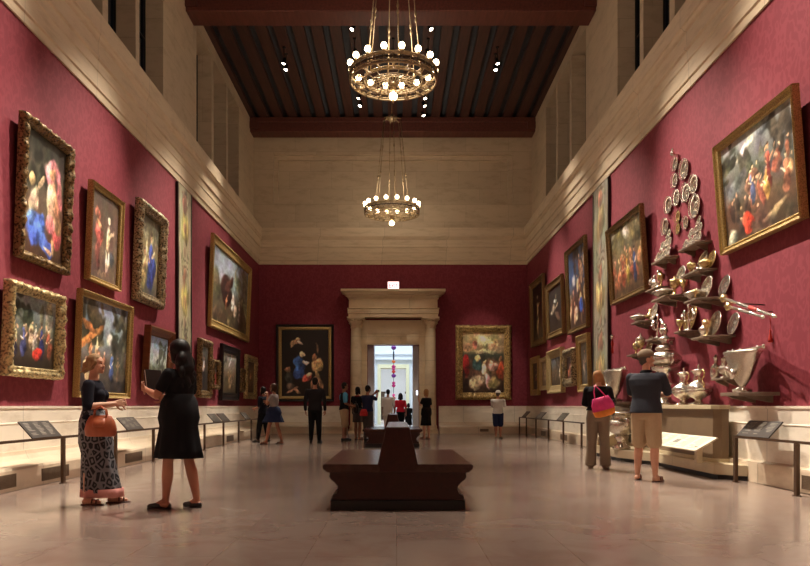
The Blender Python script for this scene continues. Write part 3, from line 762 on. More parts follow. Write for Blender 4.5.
def frame_mesh(wd, ht, prof, orn=0., step=.05, seed=0):
    """prof: (u inward from the outer edge, outward depth). Swept around a rectangle with mitred corners; orn carves it."""
    m = MB(); rnd = random.Random(seed)
    nx = max(2, int(wd / step)) if orn else 1; ny = max(2, int(ht / step)) if orn else 1
    per = []
    for i in range(nx): per.append((i / nx, 0, 0))
    for i in range(ny): per.append((1, i / ny, 1))
    for i in range(nx): per.append((1 - i / nx, 1, 2))
    for i in range(ny): per.append((0, 1 - i / ny, 3))
    n = len(per); k = len(prof); vs = []
    for pi, (a, b, sd) in enumerate(per):
        for j, (u, d) in enumerate(prof):
            uu = u; dd = d
            x = -wd / 2 + u + (wd - 2 * u) * a; z = u + (ht - 2 * u) * b
            if orn:
                s = (a * wd if sd in (0, 2) else b * ht)
                per_w = .21
                wv = math.sin(2 * PI * s / per_w) * .5 + math.sin(2 * PI * s / (per_w * .41) + j) * .5
                q = mnoise.noise(Vector((x * 9 + seed, z * 9, j * .7)))
                amp = orn * (1 if 0 < j < k - 2 else 0)
                if j in (1, 2): off = orn * .7 * wv; x += off * (-1 if a == 0 and sd == 3 else 1 if sd == 1 else 0); z += off * (-1 if sd == 0 else 1 if sd == 2 else 0)
                dd = d + amp * (.5 * wv + 1.1 * q)
            vs.append((x, -max(dd, 0), z))
    fs = []
    for i in range(n):
        i2 = (i + 1) % n
        for j in range(k - 1): fs.append((i * k + j, i2 * k + j, i2 * k + j + 1, i * k + j + 1))
    m.add(vs, fs, bool(orn)); return m

STY = {  # outer width of frame, profile in fractions (u, depth), material, ornament
    'carved': ([(0, 0), (0, .06), (.10, .10), (.30, .13), (.55, .12), (.75, .08), (.86, .09), (1, .05), (1, .02)], .026),
    'plain': ([(0, 0), (0, .09), (.12, .11), (.22, .10), (.30, .075), (.70, .06), (.80, .075), (.92, .07), (1, .045), (1, .02)], 0),
    'scoop': ([(0, 0), (0, .13), (.16, .14), (.24, .12), (.45, .08), (.80, .06), (.88, .065), (1, .045), (1, .02)], 0),
}
NP = [0]
def painting(label, wall, a0, a1, z0, z1, lean, style, fw, mat, spec, res=70, inner=None, deep=1., group=None):
    NP[0] += 1; wd = a1 - a0; ht = z1 - z0
    rz = {-1: R(90), 1: R(-90), 0: 0}[wall]; c = (a0 + a1) / 2
    loc = {-1: (LW + .015, c, z0), 1: (RW - .015, c, z0), 0: (c, BW - .015, z0)}[wall]
    t = thing('painting', label, 'painting', loc, (math.atan2(lean, ht), 0, rz), group)
    pr, orn = STY[style]; prof = [(u * fw, d * deep) for u, d in pr]
    frame_mesh(wd, ht, prof, orn, .035 if wd < 3 else .07, NP[0]).build('frame', mat + '_carved' if style == 'carved' else mat, t, recalc=False)
    MB().box((-wd / 2 + .015, -.018, .015), (wd / 2 - .015, 0, ht - .015)).build('backing', 'frame_black', t)
    cw, chh = wd - 2 * fw, ht - 2 * fw
    if inner:
        iw, im = inner; pr2 = [(0, .03), (.0, .065 * deep), (.4, .075 * deep), (.8, .06 * deep), (1, .03)]
        fm = frame_mesh(cw + .01, chh + .01, [(u * iw, d) for u, d in pr2]); f = fm.build('inner_frame', im, t); f.location = (0, 0, fw - .005)
        cw -= 2 * iw; chh -= 2 * iw; off = fw + iw
    else: off = fw
    me = paint_canvas(cw + .02, chh + .02, res, spec)
    cv = bpy.data.objects.new('canvas', me); COL.objects.link(cv); cv.parent = t; cv.location = (0, -.025, off - .01)
    return t
SK = (226, 184, 140); SK2 = (196, 142, 100); SKD = (150, 100, 66)
# --- left wall, upper row
painting('tall upper painting of blue-draped and pink-draped figures in heavy carved frame, far left', -1, 9.67, 11.14, 3.04, 5.0, .08, 'carved', .125, 'gold_dark',
    dict(bg=[(0, (70, 48, 34)), (.3, (110, 82, 60)), (.7, (84, 76, 62)), (1, (40, 40, 34))], seed=2, art=[('leaves', 0, .7, .55, 1, 26, .13, (38, 38, 28)), ('b', .75, .45, .16, .34, 8, (214, 150, 110), .4), ('b', .66, .5, .12, .22, 0, SK, .35),
        ('b', .66, .76, .22, .11, 20, (222, 132, 138), .4), ('b', .86, .64, .07, .2, 15, (206, 112, 120), .4), ('b', .70, .74, .07, .05, 0, SK2, .35), ('b', .66, .30, .13, .1, -20, (220, 120, 124), .4), ('b', .84, .2, .14, .1, 30, (200, 80, 90), .4),
        ('b', .27, .46, .13, .15, -12, (240, 206, 170), .3), ('b', .22, .62, .07, .055, 0, (214, 170, 110), .35), ('b', .35, .22, .25, .16, -28, (70, 104, 214), .3), ('b', .20, .30, .16, .08, 30, (98, 132, 232), .35), ('b', .55, .10, .22, .08, -30, (66, 96, 200), .3),
        ('b', .42, .62, .13, .03, 40, SK, .4), ('b', .62, .07, .12, .025, -20, SK, .4), ('b', .72, .12, .04, .1, 10, SK2, .4)]), 90)
painting('narrow painting of two nude figures against brown, plain gold frame, left wall', -1, 11.86, 13.22, 3.12, 4.76, .07, 'plain', .09, 'gold',
    dict(bg=[(0, (96, 78, 66)), (.4, (112, 90, 76)), (1, (78, 62, 52))], seed=3, art=[('b', .3, .35, .1, .3, 6, (126, 70, 60), .4), ('b', .32, .52, .16, .18, 15, (196, 92, 80), .4), ('b', .34, .62, .13, .05, -30, SK2, .4), ('b', .25, .74, .1, .08, 0, (206, 110, 88), .4),
        ('nude', .64, .08, .72, (240, 212, 168), .15), ('b', .8, .3, .12, .12, 10, (84, 84, 92), .5), ('b', .5, .08, .3, .03, 0, (128, 104, 78), .5)]), 80)
painting('blue-robed figure painting in carved silvery frame, next to the yellow banner', -1, 13.98, 15.59, 3.10, 5.08, .08, 'carved', .21, 'gold_silver',
    dict(bg=[(0, (90, 84, 74)), (.5, (150, 132, 92)), (1, (72, 70, 60))], seed=4, art=[('leaves', 0, 1, .6, 1, 12, .16, (112, 108, 84)), ('fig', .62, .05, .8, (62, 84, 178), SK, 0), ('fig', .3, .05, .55, (206, 178, 112), SK2, .05), ('b', .42, .5, .07, .2, 10, (232, 206, 150), .4), ('b', .75, .35, .1, .2, -10, (50, 66, 150), .4)]), 70, deep=1.25)
# --- left wall, lower row
painting('lower far left painting of a crowd with red figure, scalloped gilt frame', -1, 9.35, 10.89, 1.42, 2.68, .05, 'carved', .14, 'gold_pale',
    dict(bg=[(0, (40, 32, 26)), (.25, (74, 62, 46)), (.6, (96, 104, 96)), (1, (138, 152, 160))], seed=5, art=[('leaves', 0, .42, .6, 1, 22, .12, (48, 54, 42)), ('b', .85, .72, .1, .3, 0, (138, 134, 112), .3), ('b', .68, .75, .05, .25, 0, (92, 90, 70), .4),
        ('crowd', .1, .9, .35, .5, 9, .22, [(60, 66, 120), (110, 92, 62), (206, 186, 140), (80, 60, 44)]), ('fig', .3, .14, .5, (74, 82, 132), SK, 0), ('fig', .12, .1, .4, (60, 54, 80), SK2, .05), ('fig', .52, .2, .45, (206, 196, 168), SK, .1), ('fig', .7, .15, .52, (46, 54, 116), SK2, -.05), ('fig', .88, .12, .5, (178, 92, 66), SK, -.1), ('b', .6, .22, .14, .1, 5, (206, 52, 40), .25)]), 80, deep=1.1)
painting('large gold-framed painting with orange canopy between dark trees, behind the blonde woman', -1, 11.44, 13.67, 1.16, 2.90, .07, 'plain', .10, 'gold',
    dict(bg=[(0, (50, 44, 40)), (.35, (90, 78, 62)), (.6, (128, 140, 150)), (1, (120, 140, 170))], seed=6, art=[('leaves', 0, .45, .5, 1, 30, .12, (66, 58, 36)), ('leaves', .7, 1, .25, 1, 34, .12, (58, 56, 42)), ('b', .62, .62, .09, .09, 20, (214, 206, 190), .5), ('b', .26, .62, .24, .06, 24, (186, 112, 54), .35), ('b', .2, .70, .2, .05, -14, (170, 100, 50), .35),
        ('fig', .34, .28, .36, (220, 176, 120), SK, 0), ('fig', .2, .25, .34, (190, 120, 74), SK2, .1), ('crowd', .1, .55, .12, .35, 8, .2, [(206, 150, 110), (140, 90, 60), (210, 180, 130)]), ('fig', .68, .12, .36, (70, 92, 150), SK, -.1), ('fig', .82, .14, .32, (150, 120, 90), SK2, 0), ('leaves', 0, 1, 0, .1, 14, .1, (38, 34, 32))]), 84)
painting('small landscape in deep brown wooden frame, before the woman in black', -1, 14.50, 16.13, 1.38, 2.67, .08, 'scoop', .19, 'frame_brown',
    dict(bg=[(0, (74, 80, 70)), (.3, (130, 142, 128)), (.5, (186, 196, 190)), (1, (120, 154, 200))], seed=7, art=[('leaves', .5, .9, .3, .85, 30, .09, (72, 80, 54)), ('b', .62, .5, .05, .4, 0, (70, 76, 52), .5), ('leaves', 0, 1, 0, .3, 20, .12, (78, 88, 64)), ('b', .3, .16, .3, .05, 0, (134, 150, 146), .5)]), 60)
painting('big gold-framed painting of dark rocks and pale figure, high near the left corner', -1, 19.59, 24.68, 3.20, 5.74, .10, 'plain', .24, 'gold',
    dict(bg=[(0, (64, 54, 40)), (.4, (98, 88, 66)), (.6, (140, 150, 156)), (1, (128, 144, 160))], seed=8, art=[('leaves', .6, 1, .35, .9, 18, .12, (108, 108, 82)), ('b', .36, .5, .16, .28, -10, (50, 32, 28), .3), ('b', .45, .62, .13, .1, 25, (72, 40, 34), .4), ('b', .1, .5, .12, .3, 0, (84, 78, 56), .4),
        ('b', .55, .36, .05, .22, 22, (232, 216, 190), .35), ('b', .62, .26, .06, .14, 30, (214, 180, 150), .4), ('fig', .36, .15, .35, (150, 92, 62), SK2, .1), ('fig', .75, .1, .38, (180, 160, 130), SK, -.1), ('leaves', 0, 1, 0, .22, 26, .08, (88, 70, 48))]), 84)
painting('narrow gilt-framed painting of a white-shirted figure, just right of the woman in black', -1, 18.50, 19.71, 1.24, 2.78, .03, 'carved', .19, 'gold_dark',
    dict(bg=[(0, (50, 38, 30)), (.6, (64, 54, 44)), (1, (110, 116, 112))], seed=9, art=[('fig', .5, .05, .8, (26, 24, 26), SK2, 0), ('b', .5, .58, .13, .16, 0, (206, 200, 190), .4)]), 50)
painting('small gilt-framed portrait with red cloth, just left of the black-framed left wall picture', -1, 19.84, 20.60, 1.50, 2.31, .02, 'carved', .13, 'gold_dark',
    dict(bg=[(0, (150, 40, 36)), (.4, (176, 46, 42)), (.7, (60, 46, 38)), (1, (50, 44, 36))], seed=10, art=[('b', .45, .68, .16, .16, 0, SK2, .4), ('b', .5, .2, .4, .3, 0, (196, 52, 48), .4)]), 40)
painting('black-framed painting of a brown crowd, left wall lower row', -1, 20.85, 23.12, 1.19, 2.84, .04, 'plain', .20, 'frame_black',
    dict(bg=[(0, (70, 58, 40)), (.5, (120, 104, 76)), (1, (150, 154, 150))], seed=11, art=[('crowd', .05, .95, .1, .5, 18, .2, [(120, 92, 58), (166, 132, 84), (84, 66, 48), (190, 160, 110)]), ('b', .6, .85, .2, .08, 40, (212, 212, 206), .5), ('leaves', 0, .3, .55, .95, 8, .1, (96, 92, 70))]), 60, inner=(.04, 'frame_black'))
painting('tiny portrait between the black-framed and the pale gold pictures, left wall', -1, 23.34, 23.97, 1.48, 2.25, .02, 'carved', .11, 'gold_dark',
    dict(bg=[(0, (120, 60, 46)), (1, (60, 44, 36))], seed=12, art=[('b', .5, .65, .2, .16, 0, SK2, .4), ('b', .5, .2, .4, .3, 0, (150, 50, 44), .4)]), 36)
painting('upright painting in a pale gold frame, last on the left wall before the corner', -1, 24.22, 26.0, 1.27, 2.77, .03, 'carved', .22, 'gold_pale',
    dict(bg=[(0, (80, 60, 40)), (.6, (110, 84, 56)), (1, (70, 62, 50))], seed=13, art=[('fig', .55, .05, .75, (150, 110, 64), SK, .05), ('fig', .25, .05, .5, (100, 70, 46), SK2, 0)]), 46)
# --- end wall
pz = lambda py: EYE + (VY - py) * BW / FPX
px_ = lambda q: (q - VX) * BW / FPX
painting('tall dark painting with blue-robed figure, black and gold frame, left of the doorway', 0, px_(276.5), px_(334), pz(401.5), pz(324.7), .03, 'plain', .10, 'frame_black',
    dict(bg=[(0, (30, 18, 14)), (.5, (26, 16, 13)), (1, (22, 15, 12))], seed=14, art=[('b', .27, .82, .15, .05, 35, (190, 140, 96), .4), ('b', .34, .87, .07, .04, -20, SK2, .4), ('b', .22, .76, .07, .03, 60, SK2, .4), ('b', .40, .82, .1, .02, -30, (200, 180, 150), .4),
        ('b', .38, .50, .13, .15, 20, (50, 88, 160), .3), ('b', .36, .36, .13, .13, -15, (44, 78, 150), .3), ('b', .44, .64, .07, .045, 0, (222, 190, 150), .35), ('b', .50, .52, .1, .025, -20, (226, 206, 186), .4), ('b', .52, .28, .12, .07, 35, (204, 76, 58), .35), ('b', .58, .33, .08, .05, 20, (232, 180, 140), .4),
        ('b', .76, .48, .14, .12, -20, (196, 146, 92), .35), ('b', .70, .58, .06, .05, 0, (170, 120, 76), .4), ('b', .8, .25, .05, .16, 20, (190, 140, 90), .4), ('b', .68, .2, .06, .15, -25, (160, 110, 70), .4), ('b', .76, .70, .035, .12, 12, (108, 84, 56), .5),
        ('b', .18, .28, .1, .12, 10, (60, 58, 50), .4), ('b', .13, .4, .07, .05, 0, SKD, .4), ('b', .25, .1, .16, .03, 30, SK2, .4), ('b', .32, .07, .08, .03, -40, SK2, .4), ('b', .2, .15, .1, .06, 0, (96, 80, 60), .4)]), 90, inner=(.11, 'gold'))
painting('painting of seated figures below bright clouds, broad carved gilt frame, right of the doorway', 0, px_(455.4), px_(510.8), pz(399.7), pz(325.4), .03, 'carved', .27, 'gold',
    dict(bg=[(0, (48, 26, 20)), (.45, (56, 44, 32)), (.62, (60, 66, 54)), (.7, (150, 124, 84)), (1, (190, 162, 108))], seed=15, art=[('b', .5, .25, .5, .3, 0, (110, 84, 58), .8), ('b', .25, .42, .25, .2, 0, (96, 60, 44), .7), ('b', .75, .42, .25, .2, 0, (120, 76, 52), .7), ('b', .5, .86, .3, .14, 0, (240, 222, 160), .7), ('b', .15, .75, .2, .09, 10, (180, 132, 90), .5), ('b', .8, .76, .22, .09, -10, (206, 170, 120), .5), ('b', .5, .68, .3, .06, 0, (206, 190, 140), .5), ('b', .3, .82, .07, .1, 0, (206, 110, 84), .5), ('b', .8, .86, .1, .05, 20, (176, 140, 96), .5),
        ('b', .08, .45, .1, .22, 0, (150, 26, 26), .4), ('b', .93, .38, .12, .18, 0, (176, 66, 36), .4), ('b', .9, .56, .07, .06, 0, SKD, .4), ('b', .34, .46, .13, .12, 8, (50, 84, 84), .3), ('b', .36, .57, .08, .07, 0, (232, 196, 130), .35), ('b', .36, .18, .22, .15, -8, (196, 170, 130), .3), ('b', .52, .4, .07, .09, 10, (240, 206, 160), .35), ('b', .53, .5, .05, .04, 0, (226, 190, 130), .35),
        ('b', .72, .42, .12, .1, -20, (226, 160, 140), .35), ('b', .68, .51, .06, .05, 0, SK, .35), ('b', .62, .2, .08, .2, 14, (226, 156, 150), .35), ('b', .76, .16, .16, .12, 0, (150, 130, 80), .4), ('b', .1, .18, .1, .12, 0, (50, 30, 24), .4)]), 96, deep=1.3)
# --- right wall, far group
painting('narrow dark painting of a pale nude, right wall upper row nearest the corner', 1, 23.47, 25.7, 3.09, 5.36, .05, 'plain', .22, 'gold_dark',
    dict(bg=[(0, (40, 28, 24)), (1, (34, 26, 24))], seed=16, art=[('nude', .45, .05, .8, (222, 176, 112), .05), ('b', .7, .3, .2, .3, 0, (70, 40, 34), .4)]), 50)
painting('dark painting with white-collared figure, second from the corner in the right upper row', 1, 20.77, 22.97, 3.12, 4.84, .06, 'plain', .20, 'gold_dark',
    dict(bg=[(0, (44, 36, 32)), (1, (52, 48, 46))], seed=17, art=[('fig', .55, .05, .85, (40, 36, 38), SK, 0), ('b', .5, .68, .16, .05, 0, (206, 200, 188), .4), ('b', .3, .5, .2, .1, 20, (160, 140, 120), .4), ('b', .65, .3, .2, .1, -20, (110, 90, 72), .4)]), 50)
painting('tall painting of figures under blue sky, right wall upper row left of the banner', 1, 18.14, 20.21, 3.02, 5.34, .08, 'plain', .13, 'gold_dark',
    dict(bg=[(0, (70, 46, 36)), (.4, (92, 72, 62)), (.6, (70, 92, 136)), (1, (60, 84, 130))], seed=18, art=[('b', .3, .6, .12, .1, 0, (206, 206, 200), .6), ('leaves', .3, 1, .75, 1, 10, .12, (62, 50, 48)), ('crowd', .4, .95, .5, .8, 8, .2, [(150, 90, 70), (206, 170, 130), (90, 60, 50)]), ('crowd', .05, .95, .08, .4, 12, .24, [(150, 80, 54), (220, 180, 130), (96, 60, 46), (120, 90, 70)]), ('b', .66, .26, .13, .1, 10, (58, 96, 206), .3), ('b', .4, .16, .1, .12, 20, (230, 200, 150), .4)]), 70)
painting('narrow dark picture in a gold frame, right wall lower row nearest the corner', 1, 24.4, 25.75, 1.39, 2.73, .02, 'plain', .22, 'gold',
    dict(bg=[(0, (60, 36, 30)), (1, (48, 36, 32))], seed=19, art=[('fig', .5, .05, .8, (60, 38, 34), SK2, 0), ('b', .55, .4, .1, .1, 0, (206, 90, 60), .5)]), 40)
painting('small pale picture, second from the corner in the right wall lower row', 1, 22.95, 24.1, 1.54, 2.61, .02, 'plain', .15, 'gold_pale',
    dict(bg=[(0, (110, 84, 60)), (1, (150, 124, 92))], seed=20, art=[('nude', .5, .1, .7, SK, 0), ('b', .3, .3, .2, .2, 0, (120, 92, 70), .5)]), 40)
painting('wide pale gold frame, third picture from the corner in the right lower row', 1, 20.80, 22.76, 1.41, 2.73, .03, 'scoop', .24, 'gold_pale',
    dict(bg=[(0, (60, 48, 34)), (.5, (90, 76, 54)), (1, (96, 116, 140))], seed=21, art=[('leaves', .4, 1, .5, 1, 12, .14, (72, 60, 42)), ('fig', .75, .2, .5, (226, 190, 150), SK, 0), ('fig', .4, .1, .5, (140, 120, 90), SK2, .1), ('fig', .2, .1, .4, (100, 80, 60), SK2, 0)]), 50)
painting('small picture in dark pierced frame, fourth from the corner in the right lower row', 1, 19.50, 20.68, 1.57, 2.61, .03, 'carved', .22, 'gold_silver',
    dict(bg=[(0, (90, 50, 40)), (1, (60, 46, 40))], seed=22, art=[('fig', .5, .1, .75, (170, 90, 60), SK, 0), ('b', .3, .3, .2, .2, 0, (200, 120, 80), .5)]), 44)
painting('tall narrow portrait of a grey-robed figure, right lower row beside the banner', 1, 17.95, 19.05, 1.38, 2.86, .05, 'plain', .20, 'gold',
    dict(bg=[(0, (70, 58, 48)), (1, (96, 84, 66))], seed=23, art=[('fig', .5, .02, .9, (120, 108, 96), SK2, 0), ('b', .4, .4, .12, .2, 10, (160, 140, 120), .5)]), 50)
painting('painting of a robed procession in gold frame, between right banner and silver plates', 1, 13.87, 16.11, 3.27, 4.94, .12, 'plain', .11, 'gold_dark',
    dict(bg=[(0, (90, 66, 46)), (.5, (120, 98, 70)), (.7, (112, 104, 80)), (1, (150, 146, 120))], seed=24, art=[('leaves', 0, .5, .6, 1, 16, .13, (84, 74, 44)), ('leaves', .6, 1, .7, 1, 12, .12, (96, 86, 56)), ('b', .5, .85, .12, .1, 0, (206, 206, 180), .6), ('crowd', .05, .95, .15, .5, 16, .3, [(150, 80, 56), (196, 130, 84), (110, 80, 60), (170, 100, 66)]), ('fig', .5, .1, .5, (226, 180, 70), SK, 0), ('fig', .72, .12, .52, (56, 84, 150), SK, 0), ('fig', .35, .08, .5, (186, 80, 56), SK, .05), ('leaves', 0, 1, 0, .1, 10, .1, (80, 60, 40))]), 80)
painting('large gold-framed painting of a crowd with red kneeling figure, at the right picture edge', 1, 8.52, 10.65, 3.25, 4.85, .12, 'plain', .10, 'gold',
    dict(bg=[(0, (70, 50, 38)), (.3, (96, 72, 54)), (.55, (92, 90, 84)), (.8, (112, 116, 116)), (1, (150, 152, 148))], seed=25, art=[('leaves', 0, .25, .65, 1, 12, .08, (50, 48, 36)), ('b', .35, .85, .2, .06, 20, (196, 194, 180), .6), ('b', .65, .92, .2, .05, -10, (120, 124, 128), .6), ('leaves', .3, .6, .5, .8, 14, .09, (74, 76, 58)), ('b', .2, .56, .22, .1, 20, (88, 92, 92), .5),
        ('leaves', .6, 1, .6, .95, 12, .10, (70, 62, 50)), ('crowd', .35, .95, .3, .62, 20, .17, [(150, 84, 60), (190, 140, 100), (104, 72, 56), (120, 84, 62)]), ('crowd', .08, .5, .08, .36, 10, .2, [(80, 56, 44), (120, 84, 60), (60, 46, 40)]), ('fig', .42, .3, .34, (86, 100, 136), SK, .05), ('fig', .66, .36, .42, (170, 70, 56), SK2, -.05), ('fig', .62, .24, .34, (214, 164, 78), SK, 0), ('fig', .86, .22, .4, (180, 110, 80), SK, 0), ('b', .33, .16, .10, .13, 35, (222, 62, 42), .25), ('b', .1, .08, .08, .12, 10, (196, 186, 160), .4), ('b', .7, .14, .25, .05, 15, (140, 112, 80), .4), ('leaves', .4, 1, 0, .1, 8, .1, (70, 56, 44))]), 110)

# ------------------------------------------------------------------ woven banners
def banner(label, wall, y0, y1, sc):
    wd = y1 - y0; ht = 6.28 - 1.06; c = (y0 + y1) / 2
    t = thing('tapestry_banner', label, 'tapestry', ((LW + .01) if wall < 0 else (RW - .01), c, 1.05), (0, 0, R(90) if wall < 0 else R(-90)))
    me = paint_canvas(wd - .08, ht, 120, sc); o = bpy.data.objects.new('woven_cloth', me); COL.objects.link(o); o.parent = t; o.location = (0, -.05, 0)
    MB().box((-wd / 2 + .02, -.047, 0), (wd / 2 - .02, 0, ht)).build('board', 'frame_black', t)
    MB().box((-wd / 2, -.06, 0), (-wd / 2 + .04, 0, ht)).box((wd / 2 - .04, -.06, 0), (wd / 2, 0, ht)).build('edge_strip', 'frame_black', t)
def bspec(base, med, seed):
    art = [('b', .04, .5, .035, .7, 0, (120, 110, 84), .4), ('b', .96, .5, .035, .7, 0, (120, 110, 84), .4)]
    for k in range(9):
        y = .05 + k * .11
        if k % 3 == 1: art += [('b', .5, y, .36, .075, 0, [v * .8 for v in med], .2), ('b', .5, y, .27, .055, 0, med, .2), ('b', .5, y, .14, .03, 0, (186, 140, 96), .4)]
        elif k % 3 == 2: art += [('b', .5, y, .2, .045, 0, (176, 116, 92), .35), ('b', .28, y + .02, .12, .02, 30, (150, 150, 120), .4), ('b', .72, y + .02, .12, .02, -30, (150, 150, 120), .4), ('b', .5, y + .045, .3, .01, 0, (120, 96, 74), .4)]
        else: art += [('b', .5, y, .12, .03, 0, (160, 128, 104), .4), ('b', .25, y - .01, .14, .012, 40, (132, 126, 100), .4), ('b', .75, y - .01, .14, .012, -40, (132, 126, 100), .4), ('b', .5, y - .035, .35, .007, 0, (110, 96, 78), .4)]
    return dict(bg=[(0, base), (.5, [v * .97 for v in base]), (1, [v * .9 for v in base])], seed=seed, art=art, gain=.9)
banner('narrow floor-high woven banner with yellow medallions on the left wall', -1, 16.82, 17.95, bspec((196, 186, 146), (214, 196, 104), 40))
banner('tall narrow woven banner on the right wall, left of the silver display', 1, 16.45, 17.75, bspec((176, 170, 146), (206, 176, 116), 41))

# ------------------------------------------------------------------ silver display
# stepped platform
BK = RW - .145
plan = [(BK, 9.75), (4.43, 10.06), (4.43, 12.3), (4.08, 13.3), (4.08, 14.9), (4.43, 15.9), (4.43, 16.35), (BK, 16.38)]
pf = thing('display_platform', 'low cream stone platform with black toe recess under the silver display', 'platform', (RW, 10, 0))
def poly(pl, dx, z0, z1):
    m = MB(); pts = [(x - RW + (dx if x < BK else 0), y - 10) for x, y in pl]
    m.prism(pts, lambda u, v, s: (u, v, s), z0, z1); return m
poly(plan, .06, 0, .065).build('toe_recess', 'darkbase', pf, recalc=True)
bevel(poly(plan, 0, .065, .215).build('deck', 'platform', pf, recalc=True), .008)
# counter
ct = thing('display_counter', 'brown stone counter with cream top carrying the tall silver vessels', 'counter', (RW, 10.3, .215))
def cpoly(X, ya, yb, ch):
    return [(-.145, ya), (X + ch - RW, ya), (X - RW, ya + ch * .6), (X - RW, yb - ch * .6), (X + ch - RW, yb), (-.145, yb)]
MB().prism(cpoly(4.55, 0, 3.4, .1), lambda u, v, s: (u, v, s), 0, .76).build('body', 'counter', ct, recalc=True)
bevel(MB().prism(cpoly(4.50, -.05, 3.45, .1), lambda u, v, s: (u, v, s), .76, .82).build('stone_top', 'platform', ct, recalc=True), .006)
MB().prism(cpoly(4.52, -.02, 3.42, .1), lambda u, v, s: (u, v, s), 0, .05).build('skirting', 'platform', ct, recalc=True)
ZT = .215 + .82
st = thing('display_pedestal', 'small cream stepped pedestal behind the man in the cap, beside the counter', 'pedestal', (4.47, 15.2, .215))
MB().box((-.35, -.45, 0), (.28, .45, .30)).build('block', 'platform', st); MB().box((-.28, -.35, .30), (.28, .38, .66)).build('upper_block', 'platform', st); MB().box((-.32, -.4, .66), (.28, .42, .70)).build('slab', 'platform', st)

# sloping cream text boards
def textboard(label, x0, y, dx, L, yaw, z=.215):
    t = thing('text_board', label, 'information board', (x0, y, z), (0, 0, yaw))
    n = Vector((-.5, 0, .86)); up = Vector((.86, 0, .5))
    def slab(u0, u1, v0, v1, n0, n1, mb):
        P = [up * u + n * q + Vector((0, v, .17)) for q in (n0, n1) for (u, v) in ((u0, v0), (u1, v0), (u1, v1), (u0, v1))]
        mb.add(P, [(0, 3, 2, 1), (4, 5, 6, 7), (0, 1, 5, 4), (1, 2, 6, 5), (2, 3, 7, 6), (3, 0, 4, 7)]); return mb
    slab(0, dx, 0, L, 0, .02, MB()).build('board', 'panel_white', t, recalc=True)
    m = MB(); rnd = random.Random(3)
    for cc in range(5):
        v0 = L * (.06 + cc * .185)
        for k in range(12):
            if cc == 2 and 3 < k < 9: continue
            u = dx * (.88 - k * .068); slab(u, u + dx * .022, v0, v0 + L * .14 * (1 if rnd.random() < .75 else .6), .02, .0205, m)
    slab(dx * .35, dx * .62, L * .45, L * .54, .02, .0205, m)
    m.build('printed_lines', 'ink', t, recalc=True)
    MB().box((.06, .12, 0), (.14, .2, .24)).build('support', 'platform', t); MB().box((.06, L - .2, 0), (.14, L - .12, .24)).build('support', 'platform', t)
    return t
textboard('large cream text board sloping on the platform in front of the counter', 4.16, 10.0, .36, 2.1, 0)
textboard('smaller cream text board on the platform, left of the man in the cap', 4.10, 14.0, .28, .62, 0)

SV, SD, GS = 'silver', 'silver_dull', 'gildsilver'
P_PLATE = [(.002, .0), (.45, .0), (.62, .05), (.68, .10), (.98, .13), (1.0, .15), (.97, .155), (.67, .125), (.58, .07), (.42, .02), (.18, .015), (.14, .05), (.002, .06)]
def wall_plate(pos, r, mat, label, name='silver_plate', group='silver plates hung on the red wall'):
    t = thing(name, label, 'plate', (RW - .005, pos.y, pos.z), (0, 0, 0), group)
    MB().lathe([(q * r, z * r * .9 + .01) for q, z in P_PLATE], (0, 0, 0), 24, (-1, 0, -.0)).build('dish', mat, t)
    m = MB().tube([(-.04 - .0 * k, r * 1.0 * math.cos(2 * PI * k / 24), r * 1.0 * math.sin(2 * PI * k / 24)) for k in range(24)], r * .045, 6, True)
    m.v = [(x - r * .10, y, z) for x, y, z in m.v]
    m.build('rim', mat, t)
    for k in (-1, 1):
        MB().caps((-.012, k * r * .7, -r * .85), (-.03 - r * .12, k * r * .6, -r * .9), .006, .006).build('clip', 'darkmetal', t)
    return t
plates = [((673.3, 163.8), .12, SV, 'topmost round silver plate of the plate pyramid, with a small knob above it'), ((682.8, 169), .17, SV, 'large silver plate just right of the topmost one'), ((673, 180.3), .12, SV, 'small silver plate directly below the topmost one'),
          ((692, 184), .155, SV, 'silver plate rightmost in the third tier of the pyramid'), ((684.3, 192.5), .155, SV, 'silver plate in the middle of the pyramid, touching the one at its upper right'), ((674.7, 197.5), .14, SV, 'silver plate in the middle of the pyramid, left one'),
          ((666.9, 205), .15, SV, 'silver plate at the left edge of the pyramid'), ((693.5, 206), .19, SV, 'largest silver plate, low at the right of the pyramid'), ((675.8, 216.5), .10, GS, 'small golden plate at the pyramid foot, upper one'),
          ((663.6, 226.5), .15, SV, 'silver plate at lower left of the pyramid above the left shelf'), ((675.8, 228.5), .10, GS, 'small golden plate at the pyramid foot, lower one'), ((683.7, 222.5), .11, SV, 'small silver plate low in the pyramid just left of the right shelf')]
for (px, py), r, mt, lab in plates: wall_plate(onright(px, py, RW - .06), r, mt, lab)
p = onright(675, 154.5, RW - .06)
t = thing('silver_finial', 'small silver knob ornament above the topmost plate', 'ornament', (RW - .01, p.y, p.z), (0, 0, 0))
MB().caps((0, 0, 0), (-.08, 0, 0), .02, .015).sphere((-.09, 0, .02), .045, 12, 8).sphere((-.09, .0, .085), .025, 10, 6).build('knob', SV, t)

